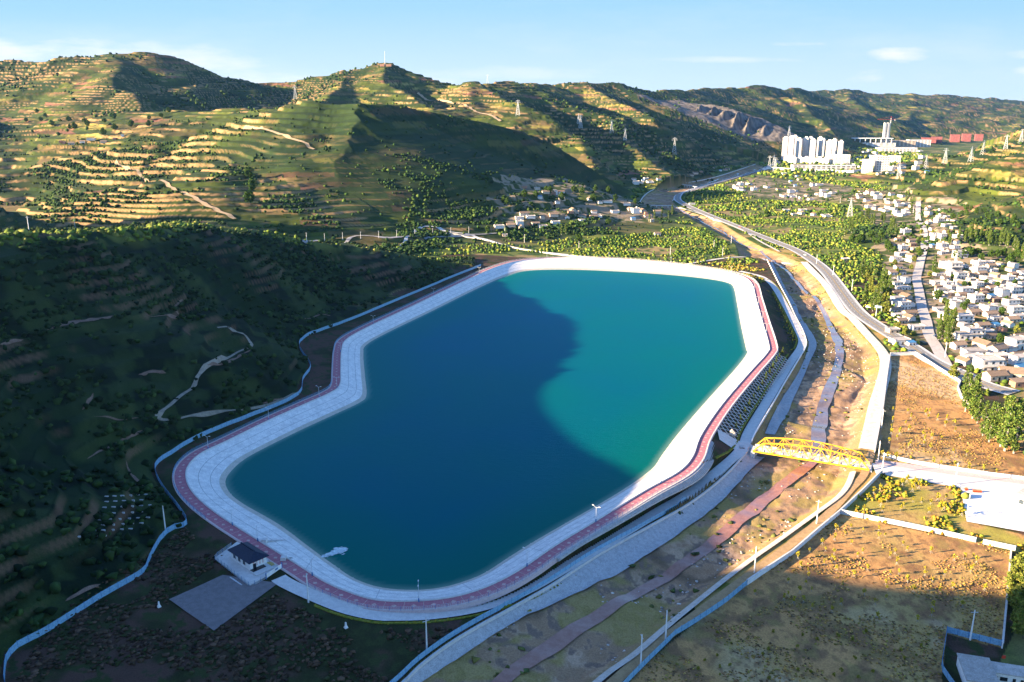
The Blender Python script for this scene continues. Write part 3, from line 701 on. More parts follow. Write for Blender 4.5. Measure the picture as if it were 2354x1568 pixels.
# parapet and fence on the river side of the service road
PA1 = ground(resample(smooth(PL(PAR1, -5.8), 4), 3)); PA1[:, 2] = -6
PA2 = resample(smooth(PLg(PAR2), 4), 3)
def off_up(p, d, z=None):
    q = offset(p, d)
    return q
MB().wallpath(PA1, .5, 1.3, -.6).add('parapet_wall', M['white'], None, label='white parapet wall of the river road upstream of the yellow bridge', category='wall')
MB().wallpath(PA2, .6, 1.0, -.6).add('parapet_wall', M['conc'], None, label='pale concrete coping wall at the top of the grey stone bank, downstream of the yellow bridge', category='wall')
i0 = int(len(PA2) * .28)
fence('river_fence', ground(offset(PA2[i0:], -1.6)), 'blue sheet fence above the grey stone river bank, bottom of the picture', 2.0, 3.2, .13, .05)
fence('river_fence', ground(offset(PA2[4:i0 + 1], -1.2)), 'low white railing by the service road just below the yellow bridge', 1.2, 3.2, .08, .03, M['galv'], M['galv'], solid=False)
# ---------------------------------------------------------------- stone bank slabs, river water, banks
TOE1 = [(1773,600),(1801,655),(1828,705),(1850,748),(1868,775),(1876,800),(1862,832),(1845,872),(1826,915),(1806,959),(1780,1003)]
BK1 = [(1769,603),(1796,655),(1822,708),(1842,750),(1858,785),(1853,812),(1836,850),(1812,890),(1785,935),(1758,990)]
TOE2 = [(1757,1058),(1722,1090),(1686,1129),(1637,1178),(1545,1244),(1442,1309),(1374,1346),(1272,1398),(1203,1432),(1135,1469),(1067,1514),(992,1565),(900,1640)]
two_sided('stone_bank', smooth(PL(BK1, -8), 4), smooth(PL(TOE1, -10.6), 4), M['slab'], 5, .25, S, 2.5)
_o = two_sided('stone_bank', smooth(PLg(PAR2), 4), smooth(PL(TOE2, -10.8), 4), M['slab'], 6, .5, S, 2.5)
_n = len(_o.data.vertices) // 7; _v = np.zeros(len(_o.data.vertices) * 3, np.float32); _o.data.vertices.foreach_get('co', _v); _v = _v.reshape(7, _n, 3)
_t = np.linspace(0, 1, 7)[:, None]; _v[..., 2] = np.maximum(_v[..., 2], (_v[:1, :, 2] - .1) * (1 - _t) + (ground_level(_v[-1, :, 0], _v[-1, :, 1])[None] - 4.4) * _t); _o.data.vertices.foreach_set('co', _v.ravel()); _o.data.update()
def river_strip(name, pts, wdt, m, z=-10.9):
    c = resample(smooth(PL([(p[0], p[1]) for p in pts], z), 4), 3); w_ = np.interp(np.linspace(0, 1, len(c)), np.linspace(0, 1, len(pts)), [p[2] * wdt for p in pts])
    t = np.gradient(c, axis=0); t /= np.hypot(t[:,0], t[:,1])[:,None]; n = np.stack([-t[:,1], t[:,0], t[:,0]*0], 1)
    w1 = w_ * (.75 + .5 * vn(np.arange(len(c)) * .23, np.zeros(len(c)), 3)); w2 = w_ * (.75 + .5 * vn(np.arange(len(c)) * .23, np.zeros(len(c)) + 9, 4))
    A = c + n * w1[:,None]; B = c - n * w2[:,None]
    T = np.linspace(0, 1, 5)[:,None,None]; V = A[None]*(1-T) + B[None]*T
    zz = H(V[...,0], V[...,1]); V[...,2] = np.maximum(zz.min(0)[None] + .5, zz + .12)
    return link(name, mesh(name, V.reshape(-1,3), grid_faces(*V.shape[:2]), m, True), kind='structure')
river_strip('stream', [(1748,581,1),(1765,594,1),(1791,611,.9),(1808,624,1),(1831,650,1),(1850,670,1),(1877,693,1.2),(1893,720,1.2),(1910,759,1.5),(1926,792,2),(1928,825,1.6),(1917,871,1.8),(1892,937,2.2),(1882,987,2.2),(1876,1060,2)], 1.5, M['stream2'])
river_strip('stream', [(1880,1050,1.6),(1873,1067,2),(1839,1093,2.6),(1798,1119,2.6),(1758,1153,2.4),(1708,1196,2.2),(1657,1240,2.2),(1545,1316,2.1),(1442,1380,1.9),(1340,1442,2.2),(1237,1517,2.2),(1169,1565,2.2),(1080,1640,2.2)], 1.2, M['stream'])
river_strip('stream', [(1740,577,1),(1700,560,1),(1650,530,1),(1590,500,1),(1545,478,1)], 1.2, M['stream2'])
river_strip('stream', [(1548,462,1),(1560,447,1),(1590,435,1),(1640,417,1),(1700,400,1),(1750,388,1)], 2.4, M['stream2'])
# right bank: pale sloping revetment, upstream pieces and downstream path
RBo = smooth(PL(RB1[3:], -6.2), 4)
m_rev = mat('pale_revetment', (.66,.60,.52), .9, .12, .5, (.54,.46,.36))
strip('bank_revetment', offset(RBo, 3.5), 7, m_rev, .5, 5, 2.5, tags=S)
strip('bank_revetment', smooth(PL([(1560,478),(1620,497),(1700,528),(1745,556),(1790,580)], -6.2), 4), 3.0, m_rev, .5, 3, 2.5, tags=S)
strip('bank_path', smooth(PL(RB2, -6), 4), 2.6, mat('bank_path_concrete', (.58,.50,.42), .9, .15, .6, (.48,.40,.32)), .5, 3, 2.5, tags=S)
strip('dirt_track', smooth(PL([(2022,1000),(2003,1040),(1985,1092),(1955,1125),(1905,1180),(1820,1250),(1740,1310),(1665,1365),(1575,1432),(1500,1490),(1420,1560),(1330,1640)], -6), 4), 3.4, M['dirt'], .2, 3, 3, tags=S)
strip('dirt_track', smooth(PL([(2038,840),(2028,900),(2018,960),(2008,1030)], -6), 4), 5, M['dirt'], .2, 3, 3, tags=S)
# canal walls of the upstream reach
cw = GV([(1467,472),(1482,449),(1511,434),(1572,422),(1646,407),(1736,378)], -6, 8); cw[:,2] = -6
MB().wallpath(cw, 1.2, 2.2, -.8).add('canal_wall', M['conc'], None, label='pale curved wall on the far side of the river channel near the shaded hill', category='wall')
cw = GV([(1545,462),(1556,452),(1572,443),(1600,434),(1646,421),(1707,404)], -6, 8); cw[:,2] = -6
MB().wallpath(cw, 1.0, 1.6, -.8).add('canal_wall', M['conc'], None, label='low pale wall between river channel and curving main road', category='wall')
# ---------------------------------------------------------------- roads
ROAD = [(2330,905),(2260,885),(2210,861),(2144,831.7),(2094.6,798.7),(2028.7,759),(1972.6,719.6),(1939.7,680),(1905,633),(1873,603.6),(1830,577),(1777,555.4),(1723,534),(1682,517),(1621,492.7),(1572.6,470.7),(1556,457),(1567.7,441),(1597,431.6),(1646,417),(1707,400),(1768,383),(1790,374)]
road = resample(smooth(PL(ROAD, -6), 6), 4)
strip('main_road', road, 10.5, M['asph'], .30, 4, 4, tags=S)
strip('road_shoulder', offset(road, 6.2), 2.0, M['conc'], .28, 2, 4, tags=S)
strip('road_shoulder', offset(road, -6.2), 2.0, M['conc'], .28, 2, 4, tags=S)
strip('road_marking', road, .35, M['yel'], .42, 1, 4, tags=S)
strip('road_marking', offset(road, 4.7), .25, M['mark'], .42, 1, 4, tags=S)
strip('road_marking', offset(road, -4.7), .25, M['mark'], .42, 1, 4, tags=S)
for dd in (2.5, -2.5):
    ln = resample(offset(road, dd), 2.0); b = MB()
    z = H(ln[:,0], ln[:,1]) + .44 + np.hypot(ln[:,0], ln[:,1]) * .0004
    t = np.gradient(ln, axis=0); t /= np.hypot(t[:,0], t[:,1])[:,None]
    for i in range(0, len(ln) - 3, 5):
        if np.hypot(*ln[i,:2]) > 900: continue
        n = np.array([-t[i][1], t[i][0], 0]) * .12
        p = ln[i].copy(); q = ln[i+2].copy(); p[2] = z[i]; q[2] = z[i+2]
        b.poly([p - n, q - n, q + n, p + n], [(0,1,2,3)])
    b.add('road_marking', M['mark'], None, kind='structure')
serv = smooth(PLg(SERV), 5)
strip('service_road', serv, 5.4, M['pave'], .36, 4, 2.5, tags=S, flat=True)
for i_ in range(3, len(RIM), 17):
    a_, b_ = RIM[i_], RIM[i_] * (1 - .92) + WAT[i_] * .92; d_ = (b_ - a_)[:2] / (np.hypot(*(b_ - a_)[:2]) + 1e-9); n_ = np.array([-d_[1], d_[0], 0]) * .12
    link('lining_joint', mesh('lining_joint', [a_ - n_ + (0,0,.035), a_ + n_ + (0,0,.035), b_ + n_ + (0,0,.035), b_ - n_ + (0,0,.035)], [(0,1,2,3)], M['slab']), kind='structure')
strip('park_path', smooth(PL([(1560,612),(1640,598),(1700,592),(1745,594),(1762,600)], -6), 4), 4, M['pave'], .25, 3, 3, tags=S)
# road junction platform at the bridge and village roads
def patch(name, pts, m, lift=.33, z=-6, step=2.5, tags=S):
    q = PL(pts, z); x0, y0 = q[:,:2].min(0); x1, y1 = q[:,:2].max(0)
    # fan of a refined quad (four corners) following the ground
    a, b, c, d = q[:4]; n = max(2, int(max(np.hypot(*(b-a)[:2]), np.hypot(*(c-d)[:2])) / step)); k = max(2, int(max(np.hypot(*(d-a)[:2]), np.hypot(*(c-b)[:2])) / step))
    U = np.linspace(0,1,n+1)[None,:,None]; W = np.linspace(0,1,k+1)[:,None,None]
    V = (a*(1-U)+b*U)*(1-W) + (d*(1-U)+c*U)*W; V[...,2] = H(V[...,0], V[...,1]) + lift
    return link(name, mesh(name, V.reshape(-1,3), grid_faces(*V.shape[:2]), m), **(tags or {}))
patch('bridge_forecourt', [(1646,1012),(1735,1018),(1736,1042),(1652,1030)], M['pave'], .36)
strip('village_street', smooth(PL([(2172,838),(2152,800),(2134,770),(2128,739),(2118,706),(2111,667),(2106,640),(2114,607),(2122,571),(2109,515),(2108,480)], -6), 4), 8, mat('village_street', (.46,.42,.38), .9, .12, .4, (.38,.34,.31)), .24, 3, 4, tags=S)
for k_, pts in enumerate([[(1980,735),(2030,742),(2080,748),(2130,752)],[(2110,640),(2180,632),(2260,645),(2353,655)],[(2100,520),(2160,530),(2215,525)],[(2128,720),(2180,712),(2240,730),(2300,735)]]):
    strip('village_lane', smooth(PL(pts, -6), 4), 4.5, M['dirt'], .16, 2, 4, tags=S)
# dirt paths on the hills
def hillpath(name, pts, wd, m, lift=.35, step=3):
    q = hit([p[0] for p in pts], [p[1] for p in pts]); return strip(name, smooth(q, 5), wd, m, lift, 3, step, tags=S)
m_hp = mat('hill_path', (.40,.29,.17), .95, .15, .3, (.34,.24,.14))
hillpath('hill_path', [(360,962),(372,948),(395,930),(425,905),(450,880),(468,850),(500,830),(545,812),(578,798),(570,780),(545,765),(500,755)], 1.8, mat('shaded_path', (.30,.26,.20), .95, .15, .4))  # both near-hill paths: shade put into a darker, greyer path colour
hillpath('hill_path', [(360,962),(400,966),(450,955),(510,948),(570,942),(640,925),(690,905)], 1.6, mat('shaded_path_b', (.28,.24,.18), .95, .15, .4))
hillpath('hill_path', [(265,375),(320,400),(385,425),(430,450),(470,470),(540,505)], 5, m_hp, .8)
hillpath('hill_path', [(540,298),(600,298),(660,315),(705,332),(722,345)], 5, m_hp, .8)
hillpath('hill_path', [(960,215),(1030,235),(1090,255),(1150,280),(1200,320)][:4], 7, m_hp, 1.2)
# the canal along the mid valley, behind the near hill
hillpath('irrigation_canal', [(700,560),(800,552),(900,548),(1000,545),(1100,540),(1150,536)], 4, mat('canal_concrete', (.34,.32,.30), .9, .1, .3), .4)
strip('orchard_lane', smooth(PL([(905,610),(960,560),(1050,560),(1110,564),(1180,572),(1300,582),(1420,594),(1500,600)], -4), 4), 4, M['conc'], .3, 2, 4, tags=S)
fence('field_wall', GV([(1008,562),(1100,565),(1180,573),(1300,585),(1420,597),(1540,606)], -4, 5), 'long pale wall between reservoir and orchards behind the far rim', 1.6, 6, .3, .25, M['conc'], M['conc'], cat='wall')
# ---------------------------------------------------------------- field walls and sheet fences
def white_wall(pts, label, h=2.2, z=-6):
    p = GV(pts, z, 3, 0, 0)
    r = thing('field_wall', tuple(p[0]), label, 'wall'); MB().wallpath(p, .35, h, -.3).add('wall_face', M['white'], r, p[0])
    MB().wallpath(p, .6, .18, h - .3).add('coping', M['conc'], r, p[0]); return r
white_wall([(2025,1089),(1985,1130),(1929,1182),(1882,1221),(1820,1275),(1758,1316),(1716,1345)], 'straight white wall running down from the bridge beside the dirt track')
fence('field_fence', GV([(1716,1345),(1667,1386),(1592,1436),(1551,1461),(1494,1517),(1456,1555),(1390,1625)], -6, 3, 0, 0), 'blue sheet fence in shade beside the dirt track, bottom centre', 2.2, 3.2, .14, .05)
white_wall([(2009,1043),(2020,985),(2029,937),(2037,870),(2045,818)], 'white wall on the left side of the walled brown field')
white_wall([(2045,818),(2104.5,816)], 'short white wall at the far end of the walled brown field', 2.4)
white_wall([(2104.5,816),(2150,846),(2207,881),(2200,894),(2208,915),(2226,937),(2250,958),(2276,970)], 'bent white wall of the brown field beside the main road and poplars')
fence('park_fence', GV([(2026,1050),(2095,1066),(2193,1082),(2280,1095),(2400,1110)], -6, 3, 0, 0), 'pale grey sheet fence along the upper side of the park avenue', 2.0, 3.2, .12, .05, M['galv'])
fence('park_fence', GV([(1931,1181.6),(2050,1205),(2150,1226),(2242,1246)], -6, 3, 0, 0), 'pale sheet fence between the park shrubs and the large field', 2.2, 3.2, .12, .05, M['galv'])
fence('park_fence', GV([(2258,1250),(2333,1266)], -6, 3, 0, 0), 'short pale sheet fence beyond the gap, right edge of the large field', 2.2, 3.2, .12, .05, M['galv'])
white_wall([(2322,1268),(2316,1335),(2310,1403),(2302,1490)], 'long white wall on the right side of the large field')
fence('yard_fence', GV([(2175,1454),(2235,1469),(2300,1485)], -6, 3, 0, 0), 'blue sheet fence behind the grey roofed farmhouse, bottom right corner', 2.2, 3.2, .14, .05)
fence('yard_fence', GV([(2175,1455),(2162,1539),(2190,1580),(2215,1610)], -6, 3, 0, 0), 'blue sheet fence on the left of the grey roofed farmhouse', 2.2, 3.2, .14, .05)
fence('avenue_railing', GV([(2035,1086),(2100,1098),(2160,1108),(2206,1120)], -6, 3, 0, 0), 'thin blue railing on the lower side of the park avenue', 1.3, 2.6, .08, .03, M['galv'], M['bluem'], solid=False)
patch('park_avenue', [(2003,1066),(2420,1122),(2420,1158),(2012,1090)], M['pave'], .34)
patch('park_avenue_pavement', [(2012,1058),(2420,1112),(2420,1124),(2010,1068)], M['pink'], .38)
patch('park_plaza', [(2207,1124),(2420,1152),(2440,1240),(2221,1201)], M['white'], .42)
# ---------------------------------------------------------------- yellow truss bridge
A = Vector(P(1730, 1037, -5.2)); B = Vector(P(1997, 1080, -5.2)); L = (B - A).length; rz = math.atan2(B.y - A.y, B.x - A.x)
br = thing('footbridge', tuple(A), 'yellow arched steel truss footbridge crossing the river bed', 'bridge', rz=rz)
W = 7.6; npan = 12; xs = [L * i / npan for i in range(npan + 1)]
def arch(x): return 4.0 + 2.7 * math.sin(math.pi * x / L)
def truss(y, m):
    b = MB(); top = MB(); web = MB()
    b.bar((0, y, 0), (L, y, 0), .55, .7)
    hs = [(x, y, arch(x)) for x in xs[1:-1]]
    top.bar((0, y, 0), hs[0], .5, .5)
    for i in range(len(hs) - 1): top.bar(hs[i], hs[i+1], .5, .55)
    top.bar(hs[-1], (L, y, 0), .5, .5)
    for i, h_ in enumerate(hs):
        web.bar((h_[0], y, 0), h_, .26)
        if i % 2 == 0:
            if i + 2 <= npan - 1: web.bar(h_, (xs[i+2], y, 0), .26)
            if i > 0: web.bar(h_, (xs[i], y, 0), .26)
    t = b.add('bottom_chord', m, br); top.add('arch_chord', m, br); web.add('truss_web', m, br)
truss(0, M['gold']); truss(W, M['gold'])
b = MB()
for i in range(1, npan):
    if 2 <= i <= npan - 2 and i % 2 == 0: pass
    b.bar((xs[i], 0, arch(xs[i])), (xs[i], W, arch(xs[i])), .22)
    if i < npan - 1 and i % 2: b.bar((xs[i], 0, arch(xs[i])), (xs[i+1], W, arch(xs[i+1])), .14); b.bar((xs[i], W, arch(xs[i])), (xs[i+1], 0, arch(xs[i+1])), .14)
b.add('top_bracing', M['goldd'], br)
MB().box(-.8, L + .8, .35, W - .35, -.55, -.25).add('deck', M['pave'], br)
for y in (.8, W - .8):
    r = MB()
    for z in (.25, .6, 1.15): r.bar((0, y, z), (L, y, z), .07)
    for i in range(int(L / 2)):
        r.bar((i * 2, y, -.25), (i * 2, y, 1.2), .09)
    o = r.add('railing', M['galv'], br)
    for i in range(0, int(L / 2) - 1, 2): MB().box(i*2+.2, i*2+1.9, y-.03, y+.03, .1, .95).add('railing_panel', M['bluep'], o)
for x in (-1.2, L - 1.0):
    MB().box(x, x + 2.2, -.8, W + .8, -4.5, -.56).add('abutment', M['conc'], br)
# ---------------------------------------------------------------- pump house and yard
c0 = P(532, 1284, -.4); c1 = P(572, 1311, -.4)
hx, hy = P(532, 1286, 0)[:2]; ex, ey = P(571, 1312, 0)[:2]
phr = math.atan2(ey - hy, ex - hx); Lh = math.hypot(ex - hx, ey - hy) + 1.5
yardp = [P(493,1284,-.3), P(543,1248,-.3), P(650,1308,-.3), P(574,1350,-.3)]
patch('pump_yard', [(493,1286),(545,1248),(652,1306),(575,1349)], M['pave'], .55, 0, 2)
phb = (hx, hy, .35)
ph = thing('pump_house', phb, 'small white pump house with dark hipped roof beside the red walkway', 'building', rz=phr)
Wd = 6.2
MB().box(0, Lh, 0, Wd, 0, 3.6).add('wall', M['white'], ph)
r = MB(); e = .8
r.poly([(-e,-e,3.5),(Lh+e,-e,3.5),(Lh+e,Wd+e,3.5),(-e,Wd+e,3.5),(2.2,Wd/2,5.6),(Lh-2.2,Wd/2,5.6),(-e,-e,3.3),(Lh+e,-e,3.3),(Lh+e,Wd+e,3.3),(-e,Wd+e,3.3)],
       [(0,1,5,4),(1,2,5),(2,3,4,5),(3,0,4),(6,7,1,0),(7,8,2,1),(8,9,3,2),(9,6,0,3),(9,8,7,6)])
rf = r.add('roof', M['navy'], ph)
MB().box(2.0, Lh-2.0, Wd/2-.2, Wd/2+.2, 5.5, 5.9).add('ridge_tile', M['navy'], rf)
for i in range(3):
    x = 1.6 + i * (Lh - 3.2) / 3
    wn = MB().box(x, x + 1.5, -.06, .05, 1.1, 2.6).add('window', M['glass'], ph)
    MB().box(x - .12, x + 1.62, -.13, -.061, .95, 1.09).add('sill', M['conc'], wn)
MB().box(Lh - .05, Lh + .06, 1.0, 2.2, 0, 2.3).add('door', M['dark'], ph)
MB().box(Lh + .02, Lh + 4.6, -.6, Wd, -.2, .55).add('porch_slab', M['conc'], ph)
MB().box(Lh + .1, Lh + 2.0, -.2, Wd - 1.4, .56, .72).add('dark_cover', M['dark'], ph)
# the small red sign lettering on the gable wall: eight red strokes in two rows of four
ch = MB()
for rw in range(2):
    for k_ in range(4):
        y0 = 1.1 + k_ * 1.15; z0 = 2.75 - rw * .85
        ch.box(Lh+.01, Lh+.05, y0, y0+.55, z0, z0+.09).box(Lh+.01, Lh+.05, y0+.22, y0+.32, z0-.35, z0-.001).box(Lh+.01, Lh+.05, y0+.05, y0+.5, z0-.45, z0-.36)
ch.add('wall_lettering', M['redp'], ph)
patch('yard_walk', [(607,1300),(646,1280),(658,1287),(620,1307)], mat('sand_paving', (.50,.36,.12), .9, .1, 1), .62, 0, 1.5)
yf = [P(650,1303,.3), P(643,1299,.3)]
q = [(640,1300),(574,1348),(493,1284),(540,1250)]
def lv(pts, z): return PL(pts, z)
fence('yard_fence', resample(lv([(612,1330),(576,1351),(492,1285),(532,1257)], .2), 2), 'white and blue mesh fence round the pump house yard', 1.7, 2.4, .1, .03, M['galv'], M['bluem'], solid=False)
g_ = PL([(612,1330),(648,1305)], .2)
gt = thing('gate', tuple(g_[0]), 'white sliding gate with blue sign closing the pump house yard', 'gate')
MB().wallpath(resample(g_, 1), .08, 1.5, .1).add('gate_leaf', M['white'], gt, g_[0])
mm = g_[0] * .35 + g_[1] * .65; dn = np.array([g_[1][1]-g_[0][1], -(g_[1][0]-g_[0][0]), 0]); dn /= np.hypot(*dn[:2])
MB().wallpath(np.array([mm - (g_[1]-g_[0]) * .08 + dn * .08, mm + (g_[1]-g_[0]) * .08 + dn * .08]), .05, .6, .7).add('sign_plate', M['bluem'], gt, g_[0])
for c in g_: MB().box(c[0]-.15, c[0]+.15, c[1]-.15, c[1]+.15, c[2]-.2, c[2]+2.0).add('gate_post', M['bluem'], gt, g_[0])
patch('gravel_yard', [(389,1382),(512,1326),(640,1345),(492,1455)], M['gravel'], .3, -.5, 2)
pp = P(545, 1336, .1)
for k_ in range(3):
    o = MB().cyl((0,0,0), .16, .16, 6, 8).me('steel_pipe', M['galv'])
    t_ = link('steel_pipe', o, None, (pp[0] - 3 + k_ * .5, pp[1] + 2 - k_*.35, .4), label='%s of three pale pipes lying beside the pump yard fence' % ['upper','middle','lower'][k_], category='pipe', group='pipes lying beside the pump yard')
    t_.rotation_euler = (math.radians(90), 0, phr + math.radians(90))
# two stone ramps with pipes down the lining; water jet
def on_lining(vx, vy):
    x, y, d = ray(vx, vy)
    return P(vx, vy, 0)
for a_, b_, lab, m_r in (((608,1245),(676,1243),'thin dark pipe ridge running down the stone lining to the water', M['slab']), ((652,1286),(734,1282),'dark outlet pipe across the stone lining ending in a jet of water', M['dark'])):
    p = np.array(P(a_[0], a_[1], .1)); q_ = np.array(P(b_[0], b_[1], WZ)); rt = thing('outlet_pipe', tuple(p), lab, 'pipe')
    MB().bar(p, q_, .8, .9).add('pipe_casing', m_r, rt, p)
    MB().box(p[0]-.9, p[0]+.9, p[1]-.9, p[1]+.9, p[2]-.4, p[2]+1.1).add('headwall', M['conc'], rt, p)
jv = []; jf = []
js = np.array(P(736, 1283, WZ)); je = np.array(P(790, 1262, WZ))
b = MB(); ax = je - js; nn = np.array([-ax[1], ax[0], 0]) / np.hypot(*ax[:2]); ll = np.hypot(*ax[:2])
for i in range(420):
    u = rng.rand() ** .7; wd = .25 + u * 2.6; off = rng.randn() * .4 * wd; c = js + ax * u * (1 + .1 * rng.randn()) + nn * off; s_ = rng.uniform(.12, .5)
    z = WZ + .05 + rng.rand() * .35 * (1 - u * .6)
    th_ = math.atan2(ax[1], ax[0]) + rng.randn() * .25; ca, sa = math.cos(th_), math.sin(th_)
    l_, w__ = s_ * 2.0, s_ * .7
    pts = [(c[0] + ca*x - sa*y, c[1] + sa*x + ca*y, z + zz) for x, y, zz in ((-l_,0,0),(0,-w__,.0),(l_,0,0),(0,w__,0),(0,0,w__*.6))]
    b.poly(pts, [(0,1,4),(1,2,4),(2,3,4),(3,0,4)])
b.add('water_jet', M['foam'], None, label='white foaming jet of water entering the reservoir from the outlet pipe', category='water jet')
# ---------------------------------------------------------------- lamps, poles, markers
def lamp_proto():
    r = thing('walkway_lamp', (0,0,0), '', 'street lamp', 'double-armed lamps round the reservoir walkway')
    MB().cyl((0,0,0), .12, .07, 6.4, 8).add('pole', M['galv'], r)
    MB().cyl((0,0,0), .22, .2, 1.3, 8).add('base', M['bluem'], r)
    for s_ in (-1, 1):
        a = MB().bar((0,0,6.0), (s_*1.3,0,6.7), .09).add('arm', M['galv'], r)
        MB().box(min(s_*1.1, s_*1.9), max(s_*1.1, s_*1.9), -.16, .16, 6.62, 6.78).add('lamp_head', M['white'], a)
    return r
lp = lamp_proto()
# (index round the rim, description)
lamp_v = [((1548,1120),'at the shaded end of the bright curve of the walkway'),((1374,1203),'standing beside the near right bank, middle one of the sunlit-to-shade stretch'),((1210,1303),'on the near right bank above the pumping side, half in shade'),
 ((964,1388),'at the very bottom of the reservoir curve'),((711,1325),'just right of the pump house gate'),((590,1243),'by the dark pipe ridge above the pump house'),((536,1205),'on the left bank, above the pump house roof'),
 ((458,1030),'at the sharp left bend of the walkway'),((604,962),'halfway between the left bend and the inner corner'),((735,915),'just before the inner corner of the walkway'),((771,893),'at the inner corner of the walkway'),((776,810),'on the short straight after the inner corner'),
 ((860,745),'on the long left bank nearest the inner corner'),((990,680),'on the long left bank by the joint in the lining'),((1100,630),'near the top left curve of the far rim'),((1260,595),'on the far rim, leftmost before the orchards'),((1400,594),'on the far rim, middle one before the orchards'),((1540,606),'on the far rim, right of the middle'),((1680,628),'on the far rim, next to the right corner'),
 ((1735,665),'on the right bank, farthest'),((1742,700),'on the right bank, second from the far corner'),((1752,735),'on the right bank, one before the middle pair'),((1762,765),'on the right bank near the sharp right corner'),((1700,890),'on the straight between the sharp corner and the bridge')]
for i, (v, d_) in enumerate(lamp_v):
    c = np.array(P(v[0], v[1], 0)); j = int(np.argmin(np.hypot(*(rim[:, :2] - c[:2]).T))); q = offset(rim, .45, True)[j]
    lab = 'pale double-armed lamp ' + d_; ang = math.atan2(tan[j][1], tan[j][0]) + math.pi / 2
    if i == 0: lp.location = q; lp['label'] = lab; lp.rotation_euler = (0,0,ang)
    else: copy_tree(lp, None, q, ang, lab)
def utility(h, cross=True):
    r = thing('utility_pole', (0,0,0), '', 'utility pole', 'concrete utility poles in fields and village')
    MB().cyl((0,0,-.5), .28, .16, h + .5, 7).add('pole', M['white'], r)
    if cross: MB().bar((-1.1,0,h-.8), (1.1,0,h-.8), .14).add('crossarm', M['galv'], r)
    MB().cyl((0,0,h-.05), .09, .05, .35, 6).add('insulator', M['brick'], r)
    return r
up = utility(10.5); up_used = False
poles = [((2229,1539-68),'beside the long white field wall'),((2017,1062),'at the right end of the yellow bridge'),((2026,1082+8),'where the white wall meets the park avenue'),((1876,1205),'on the dirt track below the bridge'),((1733,1318),'on the dirt track, at the edge of the shade'),((1529,1472),'in shade by the bottom blue fence'),((1472,1530),'lowest beside the bottom blue fence'),
 ((981,1494),'on the dark ground near the bottom blue fence'),((709,1385),'at the edge of the service road below the pump house'),((381,1222),'where the boundary fence bends by the dark hill'),((2025,985),'inside the walled brown field by its left wall'),((2194,1115),'beside the plaza, upper one'),((2221,1190),'at the lower left corner of the plaza'),
 ((2012,730),'beside the main road near the blue sign'),((1957,668),'beside the main road under the poplars'),((1914,634),'beside the main road before the orchards'),((1876,607),'beside the main road, farthest of the roadside row'),((2171,822),'at the road junction below the poplars'),
 ((2148,610),'on the village street, near the round tree'),((2160,560),'at the upper part of the village street'),((2098,490),'beside the village street among poplars'),((1660,590),'by the far orchard edge, right of the river'),((1540,588),'in the far orchard before the wall, middle'),((1330,575),'in the orchard near the far rim, left'),((1205,558),'in the orchard left of the field hut'),
 ((1640,572),'by the riverside road above the weir'),((1680,560),'on the left of the river above the weir'),((68,536),'on the sunlit crest of the near hill, left'),((173,524),'on the crest of the near hill, tallest of the cluster'),((1700,470),'in the sunny orchard beyond the main road'),((1830,455),'among hamlets beyond the orchard'),((1930,470),'near the single big tree of the orchard')]
def pole_at(v, h):
    return hit([v[0]], [v[1]])[0]
pk = hit([v[0] for v, d in poles], [v[1] for v, d in poles])
for i, (v, d_) in enumerate(poles):
    lab = 'pale concrete pole ' + d_
    if i == 0: up.location = pk[i]; up['label'] = lab
    else: copy_tree(up, None, pk[i], rnd.uniform(0, 3), lab)
# row of poles along the canal in the mid valley
cp = hit(np.linspace(705, 1160, 12), np.linspace(556, 532, 12))
for i in range(12): copy_tree(up, None, cp[i], 0, 'pole beside the mid-valley canal, %s from the left' % nth(i), (.85,.85,.8))
mk = MB().cyl((0,0,-.3), .85, .55, .9, 4).cyl((0,0,.601), .38, .26, 1.3, 4)
mkm = mk.me('marker_stone', M['white'])
for v, d_ in (((366,1395),'on the bare ground left of the gravel yard'),((795,1443),'on the dark ground below the service road'),((708,829),'on the grass between fence and walkway, left side'),((505,1092),'on the walkway near the left bend'),((1358,1232),'small one by the river road hedge')):
    q = hit([v[0]], [v[1]])[0]; link('marker_stone', mkm, None, q, label='white tapered marker stone ' + d_, category='marker')
# boulder at the bridge
def blob(rad, sub=2, amp=.25, sc_=(1,1,1), seed=0, m=None, name='boulder'):
    bm = bmesh.new(); bmesh.ops.create_icosphere(bm, subdivisions=sub, radius=rad); r_ = random.Random(seed)
    for v in bm.verts:
        n = v.co.normalized(); k = 1 + amp * (math.sin(n.x*3.1+seed) * math.cos(n.y*2.7+seed*2) + math.sin(n.z*4.3+seed*3)*.6) + r_.uniform(-.06,.06)
        v.co = Vector((v.co.x*k*sc_[0], v.co.y*k*sc_[1], v.co.z*k*sc_[2]))
    me = bpy.data.meshes.new(name); bm.to_mesh(me); bm.free()
    if m: me.materials.append(m)
    return me
q = hit([1683],[1002])[0]
link('boulder', blob(1.7, 3, .18, (1,.8,1.2), 3, M['stone']), None, q + (0,0,1.2), label='large pale landscape boulder on the planted bank beside the bridge approach', category='boulder')
